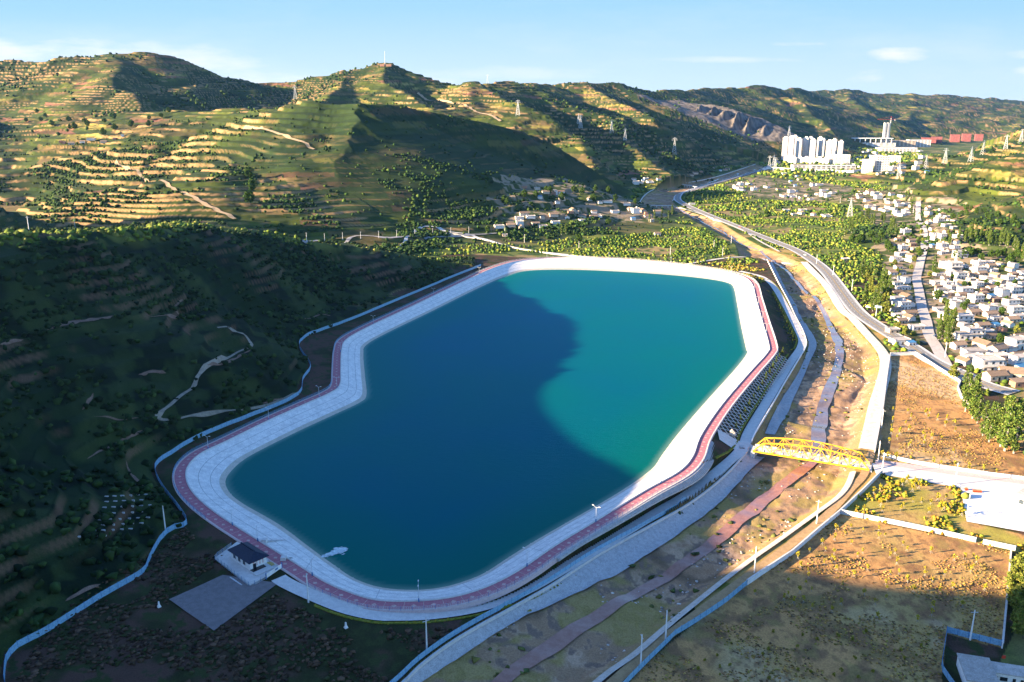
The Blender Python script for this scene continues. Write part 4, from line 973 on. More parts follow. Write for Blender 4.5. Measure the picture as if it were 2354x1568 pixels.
# ---------------------------------------------------------------- lattice on the outer bank
def bank_lattice():
    j0 = int(np.argmin(np.hypot(*(rim[:, :2] - np.array(P(1764,808,0))[:2]).T))); j1 = int(np.argmin(np.hypot(*(rim[:, :2] - np.array(P(1612,1000,0))[:2]).T)))
    idx = np.arange(j0, j1); a = offset(rim, 5.8, True)[idx]; c = offset(rim, 14.5, True)[idx]
    a[:,2] = -.45; c[:,2] = -5.3; b = MB(); n = len(idx); st = 3
    for i in range(0, n - 2*st, st):
        for f0, f1 in ((0,.5),(.5,1)):
            for (s0, s1) in ((i, i+st), (i+st, i)):
                p = a[s0]*(1-f0)+c[s0]*f0; q = a[s1]*(1-f1)+c[s1]*f1
                p = p.copy(); q = q.copy(); p[2] += .35; q[2] += .35; b.bar(p, q, .3, .25)
    b.bar(c[0]+(0,0,.3), c[1]+(0,0,.3), .3)
    return b.add('bank_lattice', M['conc'], None, label='criss-cross concrete lattice on the outer embankment below the sharp right corner', category='retaining lattice')
bank_lattice()
# stepped retaining wall further down (horizontal courses)
j0 = int(np.argmin(np.hypot(*(rim[:, :2] - np.array(P(1606,1010,0))[:2]).T))); j1 = int(np.argmin(np.hypot(*(rim[:, :2] - np.array(P(1240,1278,0))[:2]).T)))
idx = np.arange(j0, j1)
stp = thing('stepped_wall', tuple(rim[j0]), 'grey stepped block wall under the walkway on the river side', 'retaining wall')
for k_ in range(6):
    n = len(idx); fade = np.clip((j1 - idx) / 150.0, .08, 1); wj = (5.7 + (k_ + .5) * .9 * fade)[:, None]
    base = rim[idx] * (1 - wj / 10) + offset(rim, 10, True)[idx] * (wj / 10); base[:,2] = -.45 - (k_ * .85 + .9) * fade
    MB().wallpath(base[::2], .88, .78, 0).add('block_course', M['slab'], stp, rim[j0])

def scarp(pts, wd, m):
    q = resample(smooth(hit([p[0] for p in pts], [p[1] for p in pts]), 5), 1.5); n = len(q)
    t = np.gradient(q, axis=0); t /= np.hypot(t[:,0], t[:,1])[:,None] + 1e-9; nn = np.stack([-t[:,1], t[:,0], t[:,0]*0], 1)
    e = np.sin(np.linspace(0, math.pi, n)) ** .4; w1 = wd * e * (.1 + .45 * vn(np.arange(n)*.35, np.zeros(n), 5)); w2 = wd * e * (.1 + .45 * vn(np.arange(n)*.35, np.zeros(n) + 4, 6))
    V = drape(q + nn*w1[:,None], q - nn*w2[:,None], 3, .35); link('earth_scarp', mesh('earth_scarp', V.reshape(-1,3), grid_faces(*V.shape[:2]), m), kind='structure')
m_sc = mat('bare_loess', (.15,.09,.065), .95, .3, .5, (.22,.14,.10), bump=.4)
for pts, wd in (([(95,768),(150,748),(200,738),(260,728)], 6), ([(200,1058),(240,1035),(290,1012),(335,990)], 2.6), ([(465,848),(520,836),(576,806)], 3.5), ([(318,864),(345,857),(382,860)], 5), ([(150,1385),(190,1362),(232,1345)], 4),
    ([(600,931),(630,922),(655,917)], 3), ([(420,690),(400,712),(440,730)], 3), ([(335,722),(370,728),(415,733)], 3), ([(190,945),(205,925),(215,905)], 3), ([(0,795),(25,788),(55,783)], 4), ([(700,735),(735,725),(760,728)], 3), ([(215,960),(260,965),(320,962)], 2), ([(290,1060),(300,1090),(330,1120)], 2)):
    scarp(pts, wd, m_sc)
gb = MB().box(-.7,.7,-.28,.28,-.3,.3).me('stone_slab', M['slab']); k_ = 0
rows_ = [(1145,245,335,6),(1157,245,345,6),(1170,240,345,6),(1184,240,345,6),(1198,230,340,6),(1210,215,325,6),(1222,195,300,6),(1234,180,240,4)]
for ri, (vy, x0, x1, n_) in enumerate(rows_):
    xs_ = np.linspace(x0, x1, n_); pq_ = hit(xs_, [vy - (x - 180) * .05 for x in xs_])
    for ci in range(n_):
        link('stone_slab', gb, None, pq_[ci], label='small pale slab on the green plot of the dark hill, %s row, %s from left' % (nth(ri), nth(ci)), category='slab', group='small slabs on the hillside plot')
# ---------------------------------------------------------------- vegetation
def ico(sub=1):
    bm = bmesh.new(); bmesh.ops.create_icosphere(bm, subdivisions=sub, radius=1)
    v = np.array([v.co[:] for v in bm.verts]); f = np.array([[l.index for l in fc.verts] for fc in bm.faces]); bm.free(); return v, f
IC1, IF1 = ico(1); IC2, IF2 = ico(2)
m_leaf = mat('foliage', None, .9, .35, 1.5, attr='Col', spec=.12)
def scatter(name, pos, size, col, kind='stuff', parent=None, hi=False, tall=1.0, jitter=.42, seed=1, **tags):
    """many small leaf clumps as one mesh"""
    v0, f0 = (IC2, IF2) if hi else (IC1, IF1); r = np.random.RandomState(seed); n = len(pos); k = len(v0)
    if n == 0: return
    disp = 1 + jitter * r.randn(n, k, 1).clip(-1.6, 1.6)
    a = r.rand(n) * 6.283; ca, sa = np.cos(a)[:,None], np.sin(a)[:,None]
    v = v0[None] * disp; x = v[...,0]*ca - v[...,1]*sa; y = v[...,0]*sa + v[...,1]*ca
    size = np.broadcast_to(np.asarray(size, float), (n,)); tall = np.broadcast_to(np.asarray(tall, float), (n,))
    V = np.stack([x*size[:,None], y*size[:,None], v[...,2]*(size*tall)[:,None]], -1) + np.asarray(pos)[:,None,:]
    V[...,2] += (size*tall*.55)[:,None]
    F = (f0[None] + (np.arange(n)*k)[:,None,None]).reshape(-1, 3)
    cc = np.repeat(np.clip(col, .004, 1)[:,None,:], k, 1) * (1 + .25 * r.randn(n, k, 1).clip(-2, 2))
    return link(name, mesh(name, V.reshape(-1,3), F, m_leaf, False, np.clip(cc, .004, 1).reshape(-1,3)), parent, kind=kind, **tags)
def colmix(n, cols, r, var=.2):
    c = np.array(cols)[r.randint(0, len(cols), n)]; return c * (1 + var * r.randn(n, 1).clip(-1.5, 1.5))
road2 = road[:, :2]; vst = smooth(PL([(2172,838),(2134,770),(2118,706),(2106,640),(2122,571),(2109,515),(2111,472),(2098,446),(2076,392)], -6), 4)
def clear_of(X, Y, hs=None):
    """true where nothing is built"""
    ok = np.ones(X.shape, bool)
    d, _, _ = seg_dist(X, Y, road[::3]); ok &= d > 8
    d, _, _ = seg_dist(X, Y, vst[::2]); ok &= d > 6
    ok &= ~inside(X, Y, RIVER); d, _, _ = seg_dist(X, Y, RIVER, True); ok &= d > 10
    d, _, _ = seg_dist(X, Y, WALK_O[::3], True); ok &= (d > 14) & ~inside(X, Y, WALK_O)
    return ok
# --- orchards and shrubs of the valley floor
r = np.random.RandomState(5)
def visible(X, Y, mrg=.17):
    Z = CAMZ + 6; zc = Y*CP + Z*SP; return (np.abs(X / zc) < .617 + mrg) & (Y > 150)
def valley_points(step, y0, y1, seed):
    r = np.random.RandomState(seed)
    xs = np.arange(-900, 1700, step); ys = np.arange(y0, y1, step * 1.15); X, Y = np.meshgrid(xs, ys); X = X + r.uniform(-.3,.3,X.shape)*step; Y = Y + r.uniform(-.3,.3,Y.shape)*step
    X, Y = X.ravel(), Y.ravel(); m = visible(X, Y); X, Y = X[m], Y[m]; return X, Y
AVEN = PL([(2003,1035),(2420,1090),(2480,1300),(2222,1262),(2215,1130),(2000,1095)], -6)
def orchard(name, step, y0, y1, s0, s1, seed, dens=.8):
    X, Y = valley_points(step, y0, y1, seed); r = np.random.RandomState(seed + 1)
    z, f = H(X, Y, True)
    n1 = fbm(X, Y, 70, 3, 301); n2 = fbm(X, Y, 260, 2, 311)
    plot = h2(np.floor((X*.8+Y*.6+30*fbm(X, Y, 240, 4, 101))/55), np.floor((Y*.8-X*.6+30*fbm(X, Y, 45, 4, 111))/26), 5)
    ok = (f['hillf'] < 3) & clear_of(X, Y) & (r.rand(X.size) < dens * np.where(plot < .62, 1, np.where(plot < .8, .35, .12)))
    ok &= ~((Y < 560) & (X < 120)); ok &= ~(inside(X, Y, FIELD_N) | inside(X, Y, FIELD_S) | inside(X, Y, PARK_S)); ok &= ~((f['rd'] < 60) & (X < 60)) & ~(inside(X, Y, WOUT))
    for v in VILL: ok &= ~(inside(X, Y, v) & (r.rand(X.size) < .93))
    ok &= ~((Y < 520) & (X < 175 + 0 * Y)) & ~inside(X, Y, AVEN)
    X, Y, z, n1 = X[ok], Y[ok], z[ok], n1[ok]
    c = colmix(len(X), [(.05,.095,.014),(.075,.125,.018),(.13,.17,.022),(.038,.075,.014),(.17,.18,.03)], r) * (.8 + .5 * n1[:,None])
    scatter(name, np.stack([X, Y, z], 1), r.uniform(s0, s1, len(X)), c, 'stuff', seed=seed, tall=.85)
WOUT = np.vstack([PL([(1105,612),(1180,575),(1420,590),(1560,600),(1680,605),(1762,596)], -3), LBANK[:60], np.array([[0,240,0],[-100,300,0]])])
orchard('orchard_trees', 4.6, 190, 1350, .9, 2.1, 21, .95)
orchard('orchard_trees', 7.5, 1350, 2100, 1.6, 3.2, 22, .85)
orchard('orchard_trees', 15.0, 2100, 4600, 3, 6.5, 23, .75)
# --- scrub and trees on the far terraced hills
def hill_scrub(name, n, rmin, rmax, s0, s1, seed):
    r = np.random.RandomState(seed); th_ = r.uniform(-.72, .72, n); R_ = np.exp(r.uniform(math.log(rmin), math.log(rmax), n)); X, Y = R_*np.sin(th_), R_*np.cos(th_)
    z, f = H(X, Y, True); n1 = fbm(X, Y, 240, 4, 101); n2 = fbm(X, Y, 55, 3, 331)
    pr = np.clip(.06 + 3.2 * (n1 - .53) + 3.2 * (n2 - .54), .02, .9) * np.where(f['riser'] > .4, .3, 1)
    ok = (f['hl'] > 4) & (f['hl'] > f['hl2']) & (~f['rib'] | (r.rand(n) < .1)) & (r.rand(n) < pr); X, Y, z = X[ok], Y[ok], z[ok]
    c = colmix(len(X), [(.020,.045,.010),(.030,.062,.012),(.016,.036,.010),(.055,.085,.016)], r)
    scatter(name, np.stack([X, Y, z], 1), r.uniform(s0, s1, len(X)), c, 'stuff', seed=seed, tall=.9)
hill_scrub('hillside_trees', 110000, 900, 1900, 1.1, 2.6, 41)
hill_scrub('hillside_trees', 40000, 1900, 4200, 2.0, 4.5, 42)
# --- the near hill
n = 80000; r = np.random.RandomState(51); X = r.uniform(-620, 40, n); Y = r.uniform(140, 960, n); m = visible(X, Y, .12) | (X < -300); X, Y = X[m], Y[m]
z, f = H(X, Y, True); n1 = fbm(X, Y, 60, 3, 351); n2 = fbm(X, Y, 16, 2, 361)
zc = Y*CP + (CAMZ - z)*SP
onh = (f['hl2'] > .8) & (np.abs(X/zc) < .72) & (r.rand(X.size) < np.clip(.55 + 3.2*(n1-.5) + 2.4*(n2-.5), .04, 1) * np.where(f['riser'] > .5, .35, 1))
X1, Y1, z1, f1a = X[onh], Y[onh], z[onh], f['a'][onh]
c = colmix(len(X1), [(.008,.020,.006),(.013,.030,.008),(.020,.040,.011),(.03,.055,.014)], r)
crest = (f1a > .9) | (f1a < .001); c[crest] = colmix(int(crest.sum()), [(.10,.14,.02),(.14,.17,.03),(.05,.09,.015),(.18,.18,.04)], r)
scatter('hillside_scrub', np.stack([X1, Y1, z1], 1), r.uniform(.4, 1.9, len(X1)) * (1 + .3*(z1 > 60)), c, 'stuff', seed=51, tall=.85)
# low tufts on the bare ground, river banks and fields
def tufts(name, poly, n, s0, s1, cols, seed, z=-6, cond=None, thr=.5, sc=14, tall=.5):
    r = np.random.RandomState(seed); q = np.asarray(poly); lo_, hi_ = q[:,:2].min(0), q[:,:2].max(0)
    X = r.uniform(lo_[0], hi_[0], n); Y = r.uniform(lo_[1], hi_[1], n); m = inside(X, Y, q) & (fbm(X, Y, sc, 3, seed) > thr); X, Y = X[m], Y[m]
    zz, f = H(X, Y, True)
    if cond is not None: k = cond(X, Y, f); X, Y, zz = X[k], Y[k], zz[k]
    scatter(name, np.stack([X, Y, zz], 1), r.uniform(s0, s1, len(X)), colmix(len(X), cols, r, .3), 'stuff', seed=seed, tall=tall)
bare = PL([(0,1640),(94,1463),(343,1290),(430,1210),(470,1200),(560,1270),(500,1300),(388,1382),(492,1460),(655,1350),(790,1405),(980,1425),(1100,1405),(960,1500),(850,1640)], -1)
G1 = [(.030,.036,.012),(.07,.042,.024),(.09,.055,.034),(.05,.034,.02)]
tufts('ground_scrub', bare, 9000, .3, .9, G1, 61, cond=lambda X, Y, f: (f['rd'] > 9), thr=.47)
G2 = [(.24,.19,.04),(.32,.20,.06),(.34,.20,.05),(.26,.14,.06)]
tufts('field_tufts', FIELD_N, 14000, .15, .42, G2 + [(.18,.10,.04)], 62, thr=.5)
tufts('field_tufts', FIELD_S, 20000, .15, .42, G2 + [(.15,.10,.05)], 63, thr=.52)
tufts('river_scrub', RIVER, 42000, .4, 1.3, [(.10,.11,.03),(.18,.16,.04),(.06,.08,.02)], 64, cond=lambda X, Y, f: (Y < 900), thr=.53, sc=26)
rk = np.random.RandomState(65); X = rk.uniform(-60, 330, 30000); Y = rk.uniform(150, 900, 30000); m = inside(X, Y, RIVER) & (fbm(X, Y, 18, 3, 71) > .54); X, Y = X[m], Y[m]
scatter('river_stones', np.stack([X, Y, H(X, Y) - .15], 1), rk.uniform(.15, .7, len(X))**1.3, colmix(len(X), [(.42,.36,.31),(.30,.25,.22),(.52,.46,.40)], rk), 'stuff', seed=66, tall=.6)
side_strip = np.vstack([RBANK[20:], offset(RBANK[20:], -16)[::-1]])
tufts('bank_grass', side_strip, 12000, .3, .8, [(.34,.26,.06),(.22,.20,.04),(.40,.26,.08)], 67, thr=.4, cond=lambda X, Y, f: ~f['vin'])
# planted strip: clipped hedges beside the service road
sv = resample(serv, 2.0)
def hedge_line(d, i0, i1, w_, h_, m, lab):
    q = offset(sv, d)[int(len(sv)*i0):int(len(sv)*i1)]; q = ground(q)
    b = MB(); rr_ = random.Random(int(d*10+i0*100))
    p = q.copy()
    b.wallpath(p, w_, h_, -.2)
    # ragged top of leaves
    for i in range(len(p)):
        for k_ in range(3):
            c = p[i] + (rr_.uniform(-w_/2, w_/2), rr_.uniform(-w_/2, w_/2), h_ - .25 + rr_.uniform(-.1,.15)); s_ = rr_.uniform(.25,.55)
            b.poly([c+(s_,0,0), c+(0,s_,0), c+(-s_,0,0), c+(0,-s_,0), c+(0,0,s_*.8)], [(0,1,4),(1,2,4),(2,3,4),(3,0,4)])
    b.add('hedge', m, None, label=lab, category='hedge')
hedge_line(4.2, .03, .20, .9, .6, M['hedge'], 'low yellow-green hedge between red walkway and service road, right of the pump house')
hedge_line(-3.6, .03, .16, .9, .5, M['hedge'], 'low yellow hedge on the outer edge of the service road below the pump house')
hedge_line(4.2, .21, .30, .8, .5, M['hedger'], 'dark red hedge inside the bottom curve of the service road')
hedge_line(3.8, .31, .57, 1.0, .6, M['hedge'], 'yellow-green hedge inside the service road below the stepped wall')
hedge_line(3.8, .60, .86, 1.0, .7, M['hedge'], 'golden hedge on the reservoir side of the service road above the bridge')
hedge_line(-3.4, .60, .93, .7, .45, M['hedge'], 'thin golden hedge between service road and parapet wall')
tufts('bank_planting', np.vstack([offset(sv, 4)[int(len(sv)*.33):int(len(sv)*.86)], offset(sv, 10)[int(len(sv)*.33):int(len(sv)*.86)][::-1]]), 5200, .3, .8, [(.24,.20,.02),(.14,.15,.02),(.30,.20,.03),(.08,.10,.02)], 68, thr=.42, cond=lambda X, Y, f: f['rd'] > 8)
tufts('bank_planting', PL([(1450,606),(1560,617),(1700,622),(1750,648),(1765,640),(1752,600),(1640,600)], -4), 2600, .6, 1.6, [(.24,.20,.02),(.12,.15,.02),(.30,.20,.05)], 69, thr=.45, cond=lambda X, Y, f: (~f['rin']) & (f['rd'] > 3) & (~f['vin']))
tufts('park_shrubs', PARK_S, 3000, .25, .9, [(.24,.24,.02),(.16,.20,.02),(.30,.24,.03),(.28,.16,.02)], 70, thr=.53, sc=12, tall=.9)
# ---------------------------------------------------------------- single trees
def leafy(npts, shape, leaf, seed, cols):
    """crown of small leaf quads spread through the volume; shape(r) -> point"""
    r = np.random.RandomState(seed); P0 = shape(r, npts); n = len(P0)
    a = r.randn(n, 3); a /= np.linalg.norm(a, axis=1)[:,None]; b = np.cross(a, r.randn(n, 3)); b /= np.linalg.norm(b, axis=1)[:,None]
    s = leaf * r.uniform(.6, 1.4, (n, 1)); V = np.stack([P0 + a*s, P0 + b*s, P0 - a*s, P0 - b*s], 1)
    F = np.arange(n*4).reshape(n, 4); c = np.array(cols)[r.randint(0, len(cols), n)] * r.uniform(.7, 1.35, (n,1))
    return V.reshape(-1,3), F, np.repeat(c, 4, 0)
def sh_clumps(H0, H1, prof, k, spread):
    def f(r, n):
        zc_ = H0 + (H1 - H0) * r.rand(k); an = r.rand(k) * 6.283; rd = prof((zc_ - H0) / (H1 - H0)) * np.sqrt(r.rand(k)); C_ = np.stack([rd*np.cos(an), rd*np.sin(an), zc_], 1)
        i = r.randint(0, k, n); d = r.randn(n, 3); d /= np.linalg.norm(d, axis=1)[:,None]; return C_[i] + d * spread * r.uniform(.5, 1, (n,1)) * np.array([1,1,1.1])
    return f
def tree_proto(name, cat, group, kind, seed):
    root = thing(name, (0,0,0), 'tree', cat, group); b = MB()
    if kind == 'poplar':   # tall narrow
        h = 17; b.cyl((0,0,-.3), .35, .08, h*.9, 7)
        for i in range(9): a = i*2.1; z = 2.5+i*1.4; b.bar((0,0,z), (math.cos(a)*1.1, math.sin(a)*1.1, z+2.4), .09)
        V, F, c = leafy(2400, sh_clumps(1.6, h, lambda u: 2.3*np.sin(np.clip(u*.93+.07,0,1)*math.pi)**.6*(1-.35*u), 70, .85), .26, seed, [(.07,.12,.02),(.10,.15,.025),(.14,.17,.035),(.045,.09,.015)])
    elif kind == 'round':
        h = 10; b.cyl((0,0,-.3), .38, .14, 4.6, 7)
        for i in range(7): a = i*.9; b.bar((0,0,2.8+i*.25), (math.cos(a)*2.6, math.sin(a)*2.6, 5.6+(i%3)*.8), .14)
        V, F, c = leafy(2200, sh_clumps(2.4, h, lambda u: 4.0*np.sqrt(np.clip(1-(2*u-.9)**2,0.02,1)), 46, 1.25), .33, seed, [(.05,.10,.015),(.08,.13,.02),(.035,.07,.012)])
    elif kind == 'broad':
        h = 9; b.cyl((0,0,-.3), .3, .12, 4, 7)
        for i in range(6): a = i*1.05+.4; b.bar((0,0,2.4), (math.cos(a)*2.2, math.sin(a)*2.2, 5.2), .12)
        V, F, c = leafy(1900, sh_clumps(2, h, lambda u: 3.3*np.sqrt(np.clip(1-(2*u-.8)**2,0.02,1)), 38, 1.1), .34, seed, [(.16,.18,.03),(.10,.14,.02),(.20,.20,.04)])
    elif kind == 'conifer':
        h = 4.2; b.cyl((0,0,-.2), .1, .03, h*.9, 6)
        V, F, c = leafy(520, sh_clumps(.4, h, lambda u: 1.15*(1-u)+.05, 40, .22), .17, seed, [(.05,.09,.02),(.08,.12,.02),(.12,.14,.02)])
    elif kind == 'sapling':
        h = 3.6; b.cyl((0,0,-.2), .07, .03, h*.8, 6)
        for i in range(4): a = i*1.57+.3; b.bar((0,0,1.3), (math.cos(a)*.9, math.sin(a)*.9, 0), .06)
        V, F, c = leafy(240, sh_clumps(1.5, h, lambda u: .75*np.sin(np.clip(u,.05,.95)*math.pi)**.5, 14, .3), .16, seed, [(.34,.30,.02),(.26,.26,.03),(.40,.30,.03)])
    elif kind == 'shrub':
        h = 2.0; b.cyl((0,0,-.2), .08, .04, 1.0, 6)
        V, F, c = leafy(300, sh_clumps(.3, h, lambda u: 1.0*np.sqrt(np.clip(1-(2*u-.8)**2,0.02,1)), 16, .35), .17, seed, [(.26,.22,.02),(.16,.18,.02)])
    link('trunk', b.me('trunk', M['ptrunk'] if kind in ('poplar','sapling') else M['trunk']), root)
    link('crown', mesh('crown', V, F, m_leaf, False, np.clip(c,.004,1)), root)
    root.location = (0,0,-500)
    return root
protos = {}
def plant(kind, pts, labels, group, name, cat='tree', smin=.85, smax=1.15, nvar=3, seed=0):
    key = (kind, name, group)
    ps = [tree_proto(name, cat, group, kind, seed + i) for i in range(min(nvar, len(pts)))]
    r = random.Random(seed)
    for i, p in enumerate(pts):
        s = r.uniform(smin, smax); sc_ = (s * r.uniform(.9,1.1), s * r.uniform(.9,1.1), s)
        if i < len(ps): o = ps[i]; o.location = p; o.rotation_euler = (0,0,r.uniform(0,6.28)); o.scale = sc_; o['label'] = labels[i]
        else: copy_tree(ps[i % len(ps)], None, p, r.uniform(0,6.28), labels[i], sc_)
def rowpts(pts, n, jit=0, seed=0):
    r = np.random.RandomState(seed); p = np.array(pts, float); s = np.r_[0, np.cumsum(np.hypot(*(p[1:]-p[:-1]).T))]; t = np.linspace(0, s[-1], n)
    x = np.interp(t, s, p[:,0]) + r.uniform(-jit, jit, n); y = np.interp(t, s, p[:,1]) + r.uniform(-jit, jit, n); return hit(x, y)
def by_x(pts):   # order left to right as seen
    zc = pts[:,1]*CP + (CAMZ-pts[:,2])*SP; return pts[np.argsort(pts[:,0]/zc)]
def group_trees(kind, line, n, where, group, name='poplar_tree', jit=6, seed=0, smin=.85, smax=1.15, adj='tall poplar'):
    p = by_x(rowpts(line, n, jit, seed)); plant(kind, p, ['%s %s, %s from the left' % (adj, where, nth(i)) for i in range(n)], group, name, 'tree', smin, smax, 3, seed)
group_trees('poplar', [(2218,925),(2250,975),(2295,1020),(2350,1040)], 14, 'right of the walled brown field', 'poplars by the walled field', jit=15, seed=1, smin=.9, smax=1.6)
group_trees('poplar', [(1990,690),(2010,715),(2035,705),(2040,680),(2020,650),(1975,640)], 16, 'between main road and village', 'poplars between road and village', jit=12, seed=2)
group_trees('broad', [(1990,650),(2010,680),(2040,725)], 7, 'under the poplars beside the main road', 'leafy trees beside the main road', 'leafy_tree', 10, 3, .8, 1.1, 'bushy green tree')
group_trees('poplar', [(2150,770),(2165,790),(2185,780),(2175,745)], 9, 'at the village street junction', 'poplars at the junction', jit=7, seed=4)
group_trees('poplar', [(1945,540),(1965,520),(2000,505),(2040,520),(2060,540)], 18, 'left of the upper village', 'poplars left of the upper village', jit=8, seed=5, smin=.8, smax=1.05)
group_trees('round', [(1950,560),(1990,550),(2030,560),(2050,580)], 12, 'beside the village orchard', 'round trees beside the village orchard', 'leafy_tree', 9, 6, .8, 1.1, 'dark round tree')
group_trees('poplar', [(2190,560),(2230,545),(2280,560),(2320,570),(2350,590)], 24, 'in the wood right of the village', 'poplars right of the village', jit=12, seed=7, smin=.8, smax=1.1)
group_trees('round', [(2190,590),(2240,590),(2300,600),(2350,600)], 12, 'before the wood right of village', 'round trees before the wood', 'leafy_tree', 8, 8, .8, 1.1, 'dark leafy tree')
group_trees('round', [(2200,500),(2230,480),(2280,500),(2340,515)], 14, 'on the slope behind the village wood', 'trees on the slope behind the village', 'leafy_tree', 12, 9, .7, 1.0, 'rounded green tree')
group_trees('poplar', [(1590,462),(1640,466),(1700,470)], 11, 'in the belt above the main road', 'poplars in the belt above the main road', jit=5, seed=10, smin=.7, smax=.95, adj='pale grey-green poplar')
group_trees('poplar', [(1495,512),(1530,500),(1545,490)], 5, 'by the hamlet beside the weir', 'poplars by the weir hamlet', jit=5, seed=11, smin=.7, smax=.9)
group_trees('poplar', [(2068,420),(2080,445),(2090,470),(2098,500)], 9, 'lining the upper village street', 'street poplars of the upper village', jit=3, seed=12, smin=.6, smax=.85)
group_trees('round', [(1150,470),(1280,450),(1380,455),(1450,460)], 14, 'in shade behind the riverside hamlet', 'trees behind the shaded hamlet', 'leafy_tree', 14, 13, .9, 1.3, 'dark leafy tree')
group_trees('round', [(60,270),(150,290),(230,300),(300,285),(380,270)], 20, 'around the hillside hamlet on the left', 'trees of the hillside hamlet', 'leafy_tree', 16, 14, 1.0, 1.5, 'dark leafy tree')
group_trees('broad', [(2340,1330),(2345,1400),(2350,1470)], 6, 'behind the long white wall, right edge', 'green trees at the right edge', 'leafy_tree', 7, 15, .8, 1.1, 'bright green tree')
group_trees('round', [(2160,640),(2230,660),(2330,670),(2300,730),(2180,700)], 14, 'among the village houses', 'trees among the village houses', 'leafy_tree', 14, 16, .5, .8, 'leafy green tree')
group_trees('broad', [(2060,600),(2070,650),(2130,540),(2190,540)], 12, 'among upper village houses', 'trees among the upper houses', 'leafy_tree', 12, 17, .5, .8, 'pale green tree')
singles = [('round',(1762,502),'single big round tree in the sunny orchard beyond the main road',1.2),('poplar',(2145,628),'single tall poplar left of the village street, middle',1.1),('round',(2112,592),'dark round tree on the village street above the tall poplar',.9),
 ('round',(2155,690),'big round tree right of the village street by white houses',.9),('broad',(2136,638),'small yellow-green tree right of the tall street poplar',.7),('round',(1398,518),'dark round tree at the front of the riverside hamlet, right',1.0),
 ('round',(1120,535),'low round tree left of the riverside hamlet',.8),('poplar',(1290,600-60),'slim poplar in the orchard behind the far rim, left',.8),('poplar',(1300,538),'slim poplar in the orchard behind the far rim, beside its twin',.8),
 ('round',(1330,560),'dark tree clump in the orchard just behind the far rim',1.1),('round',(1372,566),'grey-green tree just behind the far wall of the reservoir',1.0),('round',(575,470),'dark tree in the gully between the lit terraces, lower',1.6),('round',(580,440),'dark tree in the gully between the lit terraces, middle',1.6),('round',(572,410),'dark tree in the gully between the lit terraces, upper',1.5),
 ('broad',(2060,760),'pale willow bush beside the main road bend',.7),('broad',(2078,772),'second pale willow bush beside the main road, nearer the junction',.7),('broad',(2190,870),'pale willow at the field corner by the main road',.9),('round',(2295,790),'yellow-green tree between village houses near the right edge',.7),
 ('broad',(2335,770),'tree beside the gabled white house, right edge',.8),('poplar',(2200,470),'slim poplar beside the village hill terraces',.7)]
for i, (k_, v, lab, s) in enumerate(singles):
    plant(k_, hit([v[0]], [v[1]]), [lab], None, 'poplar_tree' if k_ == 'poplar' else 'leafy_tree', 'tree', s, s, 1, 100 + i)
# conifers and small shrubs on the planted bank
ci = np.linspace(.37, .56, 13); cq = ground(np.array([offset(sv, 6.2)[int(len(sv)*u)] for u in ci]))
plant('conifer', cq, ['small conifer below the stepped wall, %s from bottom' % nth(i) for i in range(13)], 'conifers below the stepped wall', 'conifer_tree', 'tree', .8, 1.15, 3, 31)
ci = np.linspace(.62, .84, 16); cq = ground(np.array([offset(sv, 6.4)[int(len(sv)*u)] for u in ci]))
plant('conifer', cq, ['small golden conifer beside the lattice bank, %s from the bridge' % nth(i) for i in range(16)], 'conifers beside the lattice bank', 'conifer_tree', 'tree', .7, 1.0, 3, 32)
# staked saplings in the fields
def sap(n, poly, where, group, seed, z=-6, kind='sapling', name='sapling', adj='yellow staked sapling', smin=.7, smax=1.2):
    r = np.random.RandomState(seed); q = PL(poly, z); lo_, hi_ = q[:,:2].min(0), q[:,:2].max(0); P_ = []
    while len(P_) < n:
        x, y = r.uniform(lo_[0], hi_[0]), r.uniform(lo_[1], hi_[1])
        if inside(np.array([x]), np.array([y]), q)[0] and all((x-a)**2 + (y-b)**2 > 9 for a, b in P_): P_.append((x, y))
    p = by_x(ground(np.array([(a, b, 0) for a, b in P_])))
    plant(kind, p, ['%s %s, %s from the left' % (adj, where, nth(i)) for i in range(n)], group, name, 'sapling' if name == 'sapling' else 'shrub', smin, smax, 3, seed)
sap(30, [(2040,930),(2200,960),(2230,1050),(2040,1035)], 'in the walled brown field', 'saplings in the walled brown field', 71)
sap(26, [(2030,1100),(2200,1130),(2215,1190),(2060,1185),(1960,1170)], 'in the park below the avenue', 'saplings in the park', 72)
sap(70, [(1940,1200),(2230,1260),(2280,1380),(2100,1440),(1850,1400),(1720,1370),(1800,1310)], 'in the large brown field', 'saplings in the large field', 73, smin=.5, smax=.9)
sap(30, [(1600,1460),(1850,1430),(2120,1460),(2130,1560),(1560,1560)], 'in the shaded large field', 'saplings in the shaded field', 74, kind='shrub', name='small_shrub', adj='small green shrub', smin=.35, smax=.6)
sap(10, [(2010,1045),(2300,1088),(2300,1094),(2010,1055)], 'along the park avenue', 'saplings along the avenue', 75, adj='young sapling')
